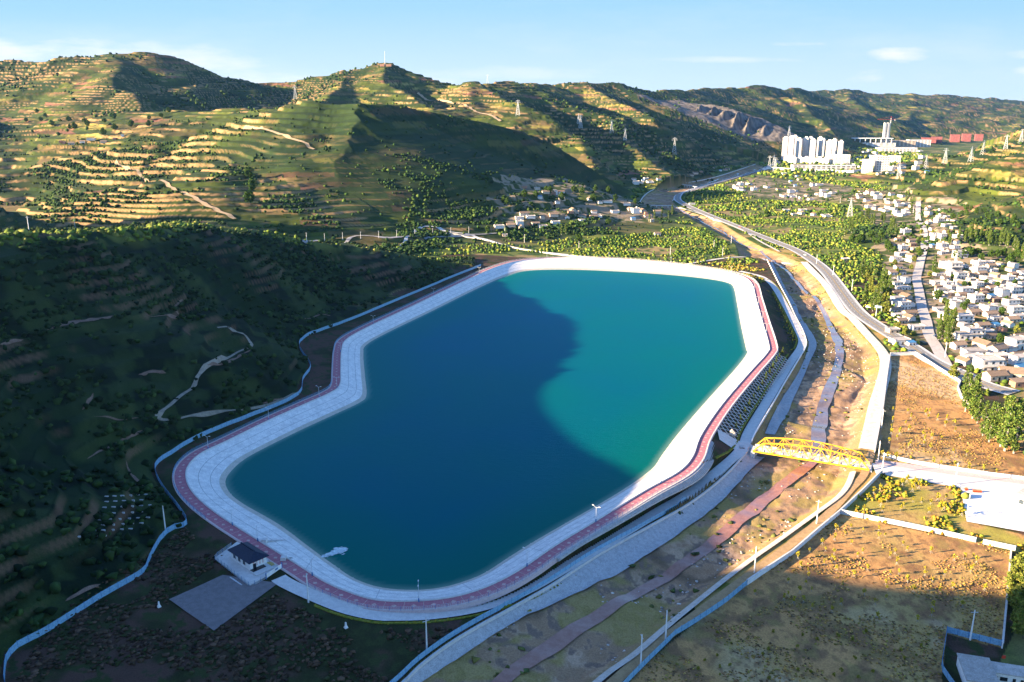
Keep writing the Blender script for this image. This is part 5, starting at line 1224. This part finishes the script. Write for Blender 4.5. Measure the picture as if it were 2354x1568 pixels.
# ---------------------------------------------------------------- village houses
def house(kind, w_, d_, st, wall, roof, detail=True, name='village_house'):
    """w_ along x, d_ deep, st storeys; front faces -y"""
    r = thing(name, (0,0,0), 'house', 'house', None); h = 3.2 * st
    if kind == 'gable':
        b = MB().box(-w_/2, w_/2, -d_/2, d_/2, -.5, h); b.poly([(-w_/2,-d_/2,h+.001),(-w_/2,d_/2,h+.001),(-w_/2,0,h+d_*.26),(w_/2,-d_/2,h+.001),(w_/2,d_/2,h+.001),(w_/2,0,h+d_*.26)], [(0,2,1),(3,4,5)])
        b.add('wall', wall, r)
        b = MB(); e = .5; k = d_*.26; s_ = (d_/2+e)/(d_/2)
        for sg in (-1, 1):
            y1 = sg*(d_/2+e); z1 = h + k*(1-s_) + .05
            pts = [(-w_/2-e,0,h+k+.05),(w_/2+e,0,h+k+.05),(w_/2+e,y1,z1),(-w_/2-e,y1,z1)]
            q = pts + [(x,y,z+.2) for x,y,z in pts]; b.poly(q, [(0,1,2,3),(7,6,5,4),(3,2,6,7),(0,4,5,1),(1,5,6,2),(0,3,7,4)])
        b.bar((-w_/2-e,0,h+k+.3),(w_/2+e,0,h+k+.3),.3); b.add('roof', roof, r)
    elif kind == 'shed':
        MB().box(-w_/2, w_/2, -d_/2, d_/2, -.5, h).add('wall', wall, r)
        b = MB(); b.poly([(-w_/2-.3,-d_/2-.3,h+.01),(w_/2+.3,-d_/2-.3,h+.01),(w_/2+.3,d_/2+.3,h+1.0),(-w_/2-.3,d_/2+.3,h+1.0),(-w_/2-.3,-d_/2-.3,h+.2),(w_/2+.3,-d_/2-.3,h+.2),(w_/2+.3,d_/2+.3,h+1.2),(-w_/2-.3,d_/2+.3,h+1.2)],
             [(0,3,2,1),(4,5,6,7),(0,1,5,4),(1,2,6,5),(2,3,7,6),(3,0,4,7)]); b.add('roof', roof, r)
    else:
        MB().box(-w_/2, w_/2, -d_/2, d_/2, -.5, h).add('wall', wall, r)
        b = MB(); b.box(-w_/2-.25, w_/2+.25, -d_/2-.6, d_/2+.25, h+.001, h+.22)
        for a in ((-w_/2-.2,w_/2+.2,d_/2,d_/2+.2),(-w_/2-.2,-w_/2,-d_/2,d_/2),(w_/2,w_/2+.2,-d_/2,d_/2)): b.box(a[0],a[1],a[2],a[3],h+.22,h+.7)
        rf = b.add('roof', roof, r)
        if kind == 'tank': MB().box(w_/2-2.4, w_/2-.6, d_/2-2.4, d_/2-.6, h+.23, h+1.9).add('stair_head', wall, rf)
        if kind == 'courtyard':
            MB().box(-w_/2-.01, w_/2+.01, -d_/2-7, -d_/2-6.75, -.5, 2.2).box(-w_/2, -w_/2+.22, -d_/2-6.75, -d_/2-.01, -.5, 2.2).box(w_/2-.22, w_/2, -d_/2-6.75, -d_/2-.01, -.5, 2.2).add('courtyard_wall', wall, r)
    if detail:
        nw = max(2, int(w_ / 3.2))
        for s_ in range(st):
            for i in range(nw):
                x = -w_/2 + (i + .5) * w_ / nw; z = 3.2*s_ + 1.0
                if s_ == 0 and i == nw // 2: MB().box(x-.6, x+.6, -d_/2-.07, -d_/2-.001, 0, 2.2).add('door', M['dark'], r)
                else:
                    MB().box(x-.65, x+.65, -d_/2-.06, -d_/2-.001, z, z+1.35).add('window', M['glass'], r)
            MB().box(w_/2+.001, w_/2+.06, -.6, .6, 3.2*s_+1.0, 3.2*s_+2.2).add('window', M['glass'], r)
        if st == 2 and kind != 'gable': MB().box(-w_/2, w_/2, -d_/2-1.1, -d_/2-.07, 3.05, 3.2).box(-w_/2, w_/2, -d_/2-1.1, -d_/2-1.02, 3.2, 4.1).add('balcony', wall, r)
    r.location = (0,0,-600); r['used'] = 0
    return r
WALLN = {'wallw':'white','wallb':'beige','brick':'brick'}
SPEC = [('flat',11,7,1,'wallw','roofg','single-storey %s flat-roofed house'),('flat',12,8,2,'wallw','roofg','two-storey %s flat-roofed house'),('tank',10,9,2,'wallw','roofg','two-storey %s house with stairhead'),
 ('gable',11,6.5,1,'wallb','rooft','%s house with brown gabled tile roof'),('gable',9,6,1,'wallw','rooft','small %s house with brown gabled roof'),('shed',7,5,1,'wallw','bluer','%s outbuilding with blue sheet roof'),
 ('courtyard',13,6.5,1,'wallw','roofg','%s flat-roofed house with walled courtyard'),('shed',9,5,1,'brick','rooft','%s lean-to house with brown roof'),('flat',8,6,1,'wallb','roofg','small %s flat-roofed house'),('flat',15,7,1,'wallw','roofg','long %s flat-roofed house')]
HP = {}
def get_house(i, detail):
    k = (i, detail)
    if k not in HP:
        s = SPEC[i]; HP[k] = [house(s[0], s[1], s[2], s[3], M[s[4]], M[s[5]], detail), False]
    return HP[k]
placed = []
def put_house(i, p, rz, label, group, detail, scale=1.0):
    e = get_house(i, detail)
    if not e[1]:
        o = e[0]; e[1] = True
        if 'used' in o: del o['used']
        o.location = p; o.rotation_euler = (0,0,rz); o.scale = (scale,)*3
        o['label'] = label; o['group'] = group
    else:
        o = copy_tree(e[0], None, p, rz, label, (scale,)*3); o['group'] = group
    return o
def cluster(poly, n, where, group, seed, dmin=13, wts=None, detail=True, ang=.25, scale=1.0, big=False):
    r = np.random.RandomState(seed); q = np.array(poly, float); lo_, hi_ = q.min(0), q.max(0); cand = []
    vx = r.uniform(lo_[0], hi_[0], n*30); vy = r.uniform(lo_[1], hi_[1], n*30); m = inside(vx, vy, q); vx, vy = vx[m], vy[m]
    P_ = hit(vx, vy); z, f = H(P_[:,0], P_[:,1], True); ok = clear_of(P_[:,0], P_[:,1]); D_, _, _ = seg_dist(P_[:,0], P_[:,1], vst[::2]); ok &= D_ > 9
    D_, _, _ = seg_dist(P_[:,0], P_[:,1], road[::3]); ok &= D_ > 13
    out = []
    # even coverage in metres
    idx = np.where(ok)[0]; r.shuffle(idx)
    for i in idx:
        p = P_[i]
        if all((p[0]-a[0])**2 + (p[1]-a[1])**2 > dmin*dmin for a in placed): out.append(p); placed.append(p)
        if len(out) >= n: break
    out = np.array(out)
    if len(out) == 0: return
    zc = out[:,1]*CP + (CAMZ-out[:,2])*SP; px = out[:,0]/zc; dep = zc
    # rows by distance, counted from the front; then left to right
    nrow = max(1, int(round(math.sqrt(len(out) / 2.2)))); o = np.argsort(dep); rows = np.array_split(o, nrow)
    wts = wts or [2.2,1.6,1.6,4,3,1.2,2,2,2,1]; wts = np.array(wts, float) / sum(wts)
    for ri, rw in enumerate(rows):
        rw = rw[np.argsort(px[rw])]
        for ci, j in enumerate(rw):
            k = r.choice(len(SPEC), p=wts); s = SPEC[k]
            lab = '%s, %s, %s row, %s from left' % (s[6] % WALLN[s[4]], where, nth(ri), nth(ci))
            if nrow == 1: lab = '%s, %s, %s from left' % (s[6] % WALLN[s[4]], where, nth(ci))
            a = ang + r.choice([0, 0, 0, math.pi/2]) + r.uniform(-.08, .08)
            put_house(k, out[j], a, lab, group, detail, scale * r.uniform(.9, 1.12))
# nearest houses, one by one: survey point of the base, kind, size, turn
NEAR = [((2066,790),0,.2,'flat-roofed white house at the near corner of the road junction',1.1),((2092,812-18),5,.2,'small white annex with blue roof beside the junction corner house',.8),((2050,765),8,.15,'white single-storey house just behind the junction corner house',1.0),
 ((2105,757),0,.2,'white flat house left of the street end, above the junction',.9),((2070,742),3,.3,'low beige gabled hut left of the street end',.8),((2222,778),9,.1,'long white house with shaded front below the village trees',1.2),((2212,742),1,.05,'white two-storey block right of the junction poplars',1.0),
 ((2236,815),6,.1,'white walled courtyard house beside the yellow bush',1.1),((2290,812),4,.5,'small white gabled house near the right edge, front row',1.3),((2335,800),1,.35,'white two-storey house with red roof edge at the right edge',1.1),((2268,850),1,.1,'big white two-storey house near the field poplars',1.2),
 ((2325,868),3,-.3,'beige gabled house at the right edge above the field poplars',1.3),((2238,775),2,.1,'white and grey two-storey unfinished house behind the yard',1.0),((2155,655),0,.1,'white flat house right of the street by the round tree',1.1),((2190,620),2,.1,'tall white two-storey house with rooftop stairhead in the village middle',1.2),
 ((2205,592),1,.1,'wide white two-storey house in front of the village wood',1.1),((2060,655),0,.2,'shaded pale house left of the street, lower',.9),((2062,690),0,.2,'shaded pale house left of the street, middle',.9),((2058,718),4,.2,'shaded pale house left of the street nearest the poplars',.9),
 ((1942,592+8),8,.2,'low white hut with flat roof among roadside trees',.9)]
for v, k, a, lab, s in NEAR:
    p = hit([v[0]], [v[1]])[0]; placed.append(p); put_house(k, p, a, lab, 'houses of the roadside village, front', True, s)
GV1 = 'houses of the roadside village'
cluster([(2190,790),(2353,800),(2353,900),(2290,880),(2200,840)], 12, 'village front', GV1, 1, 12)
cluster([(2150,600),(2353,610),(2353,790),(2200,780),(2150,700)], 92, 'main village block', GV1, 2, 10, scale=.85)
cluster([(2045,630),(2100,620),(2110,740),(2060,745)], 13, 'left of village street', GV1, 3, 11, scale=.85)
cluster([(2118,475),(2170,480),(2200,520),(2215,570),(2140,600),(2120,540)], 32, 'upper village right', GV1, 4, 11, scale=.85)
cluster([(2045,560),(2095,520),(2105,600),(2050,625)], 15, 'upper village left', GV1, 5, 11, scale=.85)
cluster([(1950,445),(2030,435),(2090,450),(2100,500),(2060,500),(1990,475)], 34, 'orchard-side village', 'houses of the orchard-side village', 6, 13, detail=False)
cluster([(1790,480),(1870,480),(1910,490),(1900,500),(1800,496)], 6, 'lone hamlet beyond road', 'houses of the lone hamlet', 7, 13, detail=False)
cluster([(1665,420),(1760,425),(1770,437),(1690,440)], 9, 'hamlet beyond road', 'houses of the hamlet beyond the road', 8, 15, detail=False, wts=[3,2,1,1,1,.5,2,0,1,2])
cluster([(1780,400),(1900,415),(1930,450),(1880,465),(1790,455)], 22, 'middle orchard hamlet', 'houses of the middle hamlet', 9, 16, detail=False)
cluster([(1150,505),(1230,490),(1330,485),(1470,478),(1520,488),(1500,510),(1300,515),(1200,535),(1145,530)], 30, 'riverside hamlet', 'houses of the riverside hamlet', 10, 13, detail=False)
cluster([(1200,430),(1290,440),(1330,460),(1450,460),(1440,475),(1250,470)], 14, 'shaded hamlet behind', 'houses of the shaded hamlet', 11, 15, detail=False, wts=[3,1,1,3,3,.3,1,2,1,1])
cluster([(1455,412),(1580,405),(1680,378),(1690,388),(1560,418),(1460,424)], 16, 'hamlet under dark slope', 'houses under the dark slope', 12, 15, detail=False)
cluster([(110,335),(170,338),(260,330),(340,300),(330,295),(150,320)], 8, 'hillside hamlet', 'houses of the hillside hamlet', 13, 14, detail=False)
cluster([(1960,345),(2050,340),(2140,350),(2110,400),(2060,410),(1960,395)], 40, 'small town behind', 'houses of the small town', 14, 17, detail=False, wts=[2,4,3,.5,.5,.5,1,0,1,3], scale=1.35)
for v, lab, k, s in (((1510,541),'lone white hut in the orchard right of centre',4,.9),((1160,543),'lone white hut at the left edge of the valley orchards',8,.8),((1590,470),'low white hut beside the curving main road',9,.7),((2130,398),'white hut on the cleared hillside ledge',5,1.3),((1845,387),'long white three-window block beyond the orchards',9,1.5),((1945,380),'white two-storey house beyond the orchards',1,1.1)):
    p = hit([v[0]], [v[1]])[0]; placed.append(p); put_house(k, p, .1, lab, 'lone buildings in the orchards', k != 9, s)
# grey-roofed farmhouse in the bottom right corner
fp = P(2250, 1560, -6)
fh = thing('farmhouse', fp, 'grey flat-roofed farmhouse with white walls inside the blue fence, bottom right corner', 'house', rz=-.28)
MB().box(-5,3,-7,5,-.5,3.6).add('wall', M['wallw'], fh)
MB().box(-5.3,3.3,-7.3,5.3,3.601,3.9).add('roof', M['roofg'], fh)
MB().box(3.31,12,-.5,4.2,-.5,3.2).add('wing_wall', M['wallw'], fh); MB().box(3.31,12.3,-.9,4.5,3.201,3.45).add('wing_roof', M['roofg'], fh)
for i, x in enumerate((5.0,8.2,10.2)):
    MB().box(x, x+(1.9 if i == 0 else .8), -.56, -.501, .9, 2.1).add('window', M['dark'], fh)
MB().box(3.5,4.4,-.56,-.501,-.1,2.1).add('door', M['dark'], fh)
cl = MB().box(-.5,.5,-.15,.15,0,.6).box(-.3,.5,-.2,.2,.61,.9); link('laundry', cl.me('laundry', M['redp']), None, (fp[0]+9, fp[1]+4.5, fp[2]+3.5), label='pink and blue bundle lying on the farmhouse wing roof', category='laundry')
# white building at the right edge of the plaza
wb = P(2345, 1165, -6)
b = thing('park_building', wb, 'white building with grey roof cut by the right edge of the picture, beside the plaza', 'building', rz=-.9)
MB().box(-2,14,0,9,-.5,5).add('wall', M['white'], b); MB().box(-2.4,14.4,-.4,9.4,5.001,5.5).add('roof', M['roofg'], b)
for i in range(4): MB().box(-1+i*3.4, .9+i*3.4, -.07, -.001, 1.2, 3.2).add('window', M['glass'], b)
for v, s_, lab in (((2220,1126),1.1,'small orange-red planter box at the plaza corner'),((2245,1131),3.4,'long orange-red planter box at the plaza edge')):
    p = P(v[0], v[1], -5.6); t_ = thing('planter_box', p, lab, 'planter', 'red planter boxes', rz=-.15)
    MB().box(-s_/2,s_/2,-.5,.5,-.2,.9).add('box_body', M['redp'], t_); MB().box(-s_/2+.1,s_/2-.1,-.4,.4,.901,1.05).add('soil', M['dirt'], t_)
# blue direction sign by the road
sp = hit([2024],[722])[0]; t_ = thing('road_sign', sp, 'pale blue direction sign on a white post beside the main road', 'road sign', rz=-.5)
MB().cyl((0,0,-.3),.16,.13,7,8).add('post', M['white'], t_); MB().box(-5,-.3,-.05,.05,4.9,6.6).add('sign_board', mat('pale_blue_sign', (.45,.62,.75), .5, .05, 1), t_); MB().bar((-5,0.1,5.8),(0,0.1,5.8),.12).add('arm', M['white'], t_)
# a dump of small field stones and cars
def car(col, lab, p, rz, group=None):
    r = thing('parked_car', p, lab, 'car', group, rz); m = mat('car_paint', col, .3, .03, 1, spec=.5)
    b = MB(); b.poly([(-2.1,-.85,.35),(2.1,-.85,.35),(2.1,.85,.35),(-2.1,.85,.35),(-2.1,-.85,.85),(2.15,-.85,.75),(2.15,.85,.75),(-2.1,.85,.85)], [(0,3,2,1),(4,5,6,7),(0,1,5,4),(1,2,6,5),(2,3,7,6),(3,0,4,7)])
    b.add('body', m, r)
    c = MB(); c.poly([(-1.8,-.8,.86),(1.1,-.8,.82),(1.1,.8,.82),(-1.8,.8,.86),(-1.4,-.65,1.42),(.4,-.65,1.42),(.4,.65,1.42),(-1.4,.65,1.42)], [(4,5,6,7),(0,1,5,4),(1,2,6,5),(2,3,7,6),(3,0,4,7)]); k_ = c.add('cabin', M['glass'], r)
    MB().box(-1.35,.35,-.6,.6,1.421,1.47).add('roof', m, r)
    for x in (-1.35, 1.35):
        for y in (-.86, .86):
            w2 = MB().cyl((0,0,-.1), .33, .33, .2, 12).add('wheel', M['dark'], r); w2.location = (x,y,.33); w2.rotation_euler = (math.pi/2,0,0)
car((.75,.75,.74), 'white car driving on the main road beneath the poplars', hit([1995],[709])[0] + (0,0,.45), -.85)
car((.72,.72,.72), 'white car on the main road near the right edge by the field wall', hit([2195],[852])[0] + (0,0,.45), -.3)
car((.05,.06,.08), 'dark car parked on the village street near the round tree', hit([2133],[655])[0] + (0,0,.35), 1.6)
car((.70,.70,.68), 'white car parked lower on the village street', hit([2118],[690])[0] + (0,0,.35), 1.5)
car((.60,.08,.05), 'red car on the main road beyond the weir bend', hit([1700],[524])[0] + (0,0,.5), -.9)
car((.75,.75,.74), 'white car on the main road before the sunny orchards', hit([1850],[588])[0] + (0,0,.45), -1.0)
car((.10,.14,.25), 'dark blue car parked at the village street junction', hit([2150],[775])[0] + (0,0,.4), .4)
# ---------------------------------------------------------------- tower blocks and town beyond
m_tow = mat('tower_render', (.70,.66,.62), .85, .06, .05, (.64,.60,.56))
def tower(p, w_, d_, h, lab, rz=-.5, group='white residential towers'):
    r = thing('apartment_tower', p, lab, 'apartment tower', group, rz)
    MB().box(-w_/2,w_/2,-d_/2,d_/2,-2,h).add('wall', m_tow, r)
    b = MB().box(-w_/2-.6,w_/2+.6,-d_/2-.6,d_/2+.6,h+.001,h+1.6).box(-w_/4,w_/4,-d_/4,d_/4,h+1.6,h+6); rf = b.add('roof', m_tow, r)
    # bands of windows on two faces, one mesh per floor line would be invisible: one per bay
    nb = 4
    for i in range(nb):
        x = -w_/2 + (i+.5)*w_/nb; q = MB()
        for k in range(int(h/3.1)): q.box(x-1.0,x+1.0,-d_/2-.12,-d_/2-.001,k*3.1+1,k*3.1+2.5)
        q.add('window_bay', M['glass'], r)
    q = MB()
    for k in range(int(h/3.1)): q.box(w_/2+.001,w_/2+.12,-d_/4,d_/4,k*3.1+1,k*3.1+2.5)
    q.add('window_bay', M['glass'], r)
    return r
def Tz(x, y): return (1752.2 + .2074*x, 275.75 + .2074*y)
TW = [(240,445,215,'leftmost of the front'),(308,430,203,'second of the left group, behind'),(342,424,198,'third of the left group, farthest'),(390,458,228,'fourth from the left, in front'),(467,428,215,'fifth from the left, behind'),(515,430,213,'sixth from the left, behind'),(545,460,238,'in the middle of the front row'),
 (622,430,213,'eighth from the left'),(664,418,230,'slim one behind the eighth'),(722,468,250,'front one of the right group'),(778,440,235,'middle one of the right group, behind'),(855,412,250,'rightmost')]
for x, yb, yt, d_ in TW:
    vx, vy = Tz(x, yb); p = hit([vx],[vy])[0]; zc = p[1]*CP + (CAMZ-p[2])*SP; hh = (yb-yt)*.2074*zc/FV*1.02
    tower(p, 17 if 'slim' not in d_ else 9, 20, hh, 'white residential tower block, ' + d_)
for i, (x, yb) in enumerate([(270,480),(340,482),(410,482),(482,484),(553,486),(628,488),(698,492)]):
    vx, vy = Tz(x, yb); p = hit([vx],[vy])[0]; zc = p[1]*CP + (CAMZ-p[2])*SP
    tower(p, 20, 16, 58*.2074*zc/FV, 'low white block at the foot of the towers, %s from left' % nth(i), -.5, 'low blocks before the towers')
def bigblock(v, w_, d_, h, m, lab, rz=-.3, name='town_building', cat='building', bays=5, flat=True, group='large buildings of the town'):
    p = hit([v[0]],[v[1]])[0]; r = thing(name, p, lab, cat, group, rz); MB().box(-w_/2,w_/2,-d_/2,d_/2,-3,h).add('wall', m, r); MB().box(-w_/2-.8,w_/2+.8,-d_/2-.8,d_/2+.8,h+.001,h+1.2).add('roof', m if flat else M['roofg'], r)
    if bays:
        for i in range(bays):
            q = MB(); x = -w_/2 + (i+.5)*w_/bays
            for k in range(max(1, int(h/4.2))): q.box(x-w_/bays*.3, x+w_/bays*.3, -d_/2-.2, -d_/2-.001, k*4.2+1.2, k*4.2+3.2)
            q.add('window_bay', M['glass'], r)
    return p
def TZ(x, y): return Tz(x, y)
bigblock(TZ(850,492), 60, 30, 30, M['wallw'], 'white stepped block at the right foot of the towers')
bigblock(TZ(440,553), 62, 24, 14, M['wallw'], 'low white hall with grey roof before the towers, left', 0, flat=False)
bigblock(TZ(765,557), 130, 26, 13, M['wallw'], 'very long low white hall before the towers', 0, bays=9)
bigblock(TZ(1155,577), 24, 26, 30, M['wallw'], 'white block at the right end of the long white wall', -.3)
bigblock(TZ(1245,520), 34, 22, 34, M['wallw'], 'tall white block in the town centre, left', -.2)
bigblock(TZ(1315,560), 30, 22, 34, M['wallw'], 'tall white block in the town centre, right', -.2)
bigblock(TZ(1455,490), 34, 22, 26, M['wallw'], 'white block standing right of the town centre', -.2)
bigblock(TZ(955,492), 26, 18, 16, M['wallb'], 'small pinkish block right of the towers', -.2)
bigblock(TZ(1490,362), 150, 40, 20, M['wallw'], 'long low white shed in the town behind', -.05, bays=10)
bigblock(TZ(1495,290), 150, 60, 26, M['wallb'], 'wide grey five-part unfinished building behind the town', -.1, bays=8)
bigblock(TZ(1720,300), 100, 60, 34, M['wallw'], 'pale pink building right of the unfinished one', -.1, bays=6)
for i, (x, yb, w_, h) in enumerate([(1835,250,70,22),(1925,245,50,24),(2125,242,48,36),(2250,236,46,38),(2390,232,44,36)]):
    bigblock(TZ(x, yb), w_*1.0, 34, h*1.1, M['redb'], 'red brick block in the far valley, %s from left' % nth(i), -.3, bays=0, group='red blocks in the far valley')
# colonnaded hall, concrete core and crane
p = bigblock(TZ(1230,288), 190, 60, 14, M['wallw'], 'long white hall with raised flat roof on columns', -.1, bays=7)
r = thing('canopy', (p[0], p[1]-5, p[2]+15.5), 'flat white canopy roof standing on columns over the long hall', 'canopy', None, -.1)
MB().box(-110,80,-30,30,20,23).add('roof', M['white'], r)
for i in range(8): MB().box(-104+i*25,-101+i*25,-28,-25,-.2,19.99).add('column', M['white'], r)
p = hit([Tz(1345,240)[0]], [Tz(1345,288)[1]])[0]; r = thing('concrete_core', p, 'slender unfinished twin concrete tower shaft with a crane beside it', 'tower', None, .1)
for x in (-11, 6): MB().box(x, x+9, -6, 6, -2, 112).add('shaft', M['conc'], r)
MB().box(-1.9,5.9,-3,3,60,64).box(-1.9,5.9,-3,3,100,104).add('link_floor', M['conc'], r)
r = thing('tower_crane', (p[0]+22, p[1]+4, p[2]), 'red tower crane with horizontal jib beside the unfinished shaft', 'crane', None, .1)
b = MB(); 
for sx_ in (-1,1):
    for sy_ in (-1,1): b.bar((sx_,sy_,-2),(sx_,sy_,134),.6)
for k in range(33): b.bar((-1,-1,k*4),(1,-1,k*4+4),.35); b.bar((1,1,k*4),(-1,1,k*4+4),.35)
b.add('mast', M['white'], r)
b = MB(); b.bar((-70,0,128),(24,0,128),1.6,1.4); b.bar((-70,0,129),(0,0,142),.5); b.bar((24,0,129),(0,0,142),.5); b.bar((0,0,128),(0,0,143),1.2); b.add('jib', M['redp'], r)
MB().box(18,25,-1.5,1.5,123,127).add('counterweight', M['conc'], r)
# long white wall before the towers
wl = hit([Tz(0,560)[0], Tz(400,570)[0], Tz(800,578)[0], Tz(1020,580)[0], Tz(1110,560)[0]], [Tz(0,556)[1], Tz(0,566)[1], Tz(0,578)[1], Tz(0,582)[1], Tz(0,566)[1]])
wl = resample(wl, 12); wl = ground(wl); MB().wallpath(wl, 3, 7, -1).add('long_wall', M['white'], None, label='very long white wall in front of the tower blocks', category='wall')
# ---------------------------------------------------------------- pylons and masts
def pylon(p, h, lab, group='steel lattice pylons', kind='A'):
    r = thing('pylon', p, lab, 'pylon', group, rnd.uniform(-.4,.4)); b = MB(); w_ = h*.11; t_ = max(.3, h*.010)
    n = 7; lv_ = [h*.86*(1-(1-i/n)**1.25) for i in range(n+1)]
    def cw(z): return w_*(1-z/(h*.86))**.9 + h*.014
    for sx_ in (-1,1):
        for sy_ in (-1,1):
            for i in range(n): b.bar((sx_*cw(lv_[i]),sy_*cw(lv_[i]),lv_[i]-(1 if i == 0 else 0)),(sx_*cw(lv_[i+1]),sy_*cw(lv_[i+1]),lv_[i+1]), t_)
    for i in range(n):
        a, c = cw(lv_[i]), cw(lv_[i+1])
        for s_ in (-1,1): b.bar((-a,s_*a,lv_[i]),(c,s_*c,lv_[i+1]),t_*.7); b.bar((a,s_*a,lv_[i]),(-c,s_*c,lv_[i+1]),t_*.7); b.bar((s_*a,-a,lv_[i]),(s_*c,c,lv_[i+1]),t_*.7)
    b.bar((0,0,h*.84),(0,0,h),t_*1.4)
    b.add('tower_body', M['galv'], r)
    c = MB()
    for z, l in ((h*.84,h*.19),(h*.93,h*.13)): c.bar((-l,0,z),(l,0,z),t_); c.bar((-l,0,z),(0,0,z+h*.05),t_*.7); c.bar((l,0,z),(0,0,z+h*.05),t_*.7)
    c.add('crossarm', M['galv'], r)
PY = [((527,163),48,'on the skyline left of the central peak'),((679,228),46,'in the shaded saddle below the central peak'),((1096,186),34,'white one on the skyline right of the central peak, left of two'),((1120,193),34,'white one on the skyline spur, right of two'),((1190,266),44,'on the lit terraces of the middle spur'),
 ((1334,295),42,'on the dark ridge at the head of the lit spur'),((1329,285),34,'pale one just behind the dark ridge'),((1405,306),40,'in the middle of the dark blue slope'),((1436,323),36,'small one right of the middle on the dark slope'),((1549,355),52,'large white one above the shaded hamlet'),
 ((1952,500),42,'by the orchard-side village grove'),((1780,395),46,'left of the orchards before the towers'),((1767,388),44,'by the river road before the towers, left'),((1777,386),44,'by the river road before the towers, right'),((2170,378),44,'on the hillside right of the town'),
 ((2127,388),38,'above the upper street trees'),((2064,412),42,'beside the upper end of the village street'),((2230,372),40,'on the right hillside, second'),((2258,356),38,'on the right hillside, third'),((2310,343),38,'high on the right hillside'),((2353-8,330),38,'at the right edge of the hillside'),((1812,322),60,'behind the towers at the foot of the ribbed cliff')]
pq = hit([v[0] for v, h, d in PY], [v[1] for v, h, d in PY])
for (v, h, d_), p in zip(PY, pq):
    zc = p[1]*CP + (CAMZ-p[2])*SP; pylon(p, (min(h, 46*zc/FV*1.0 + 4) if v[1] > 200 else h) * .88, 'lattice pylon ' + d_)
p = hit([885],[152])[0]; r = thing('radio_mast', p, 'thin radio mast with small brown hut on the central peak', 'mast'); MB().cyl((0,0,-1),.9,.5,46,6).add('mast_pole', M['galv'], r); MB().box(-16,-2,-5,5,-2,6).box(3,20,-5,5,-2,5).add('hut', M['brick'], r)
# ---------------------------------------------------------------- low weirs and small bridges over the channel
def weir(a, c, lab, z=-6.2, piers=6):
    A_ = np.array(P(a[0], a[1], z)); B_ = np.array(P(c[0], c[1], z)); r = thing('weir_bridge', tuple(A_), lab, 'bridge', None)
    MB().bar(A_, B_, 3.2, .7).add('deck', M['conc'], r, A_)
    for i in range(1, piers): q_ = A_ + (B_-A_)*i/piers; MB().box(q_[0]-.5,q_[0]+.5,q_[1]-1.4,q_[1]+1.4,-12.5,z-.36).add('pier', M['conc'], r, A_)
weir((1470,472),(1548,473),'low pale weir bridge across the shaded river channel', -5.6)
weir((1568,424),(1602,430),'small bridge farther up the river channel beside the green roof', -5.6)
weir((1796,604),(1822,606),'row of low stepping blocks across the stream beyond the reservoir corner', -9.3, 7)

# ---------------------------------------------------------------- the air
hz = MB().box(-12000, 12000, -3000, 22000, -64, 660).me('haze', None)
hm = bpy.data.materials.new('haze'); hm.use_nodes = True; t = hm.node_tree; t.nodes.clear()
o_ = N(t, 'ShaderNodeOutputMaterial'); pv = N(t, 'ShaderNodeVolumePrincipled'); pv.inputs['Color'].default_value = (.22, .50, 1.0, 1); pv.inputs['Density'].default_value = HAZE; pv.inputs['Anisotropy'].default_value = .2
t.links.new(pv.outputs[0], o_.inputs['Volume']); hz.materials.append(hm)
link('haze', hz, kind='stuff')
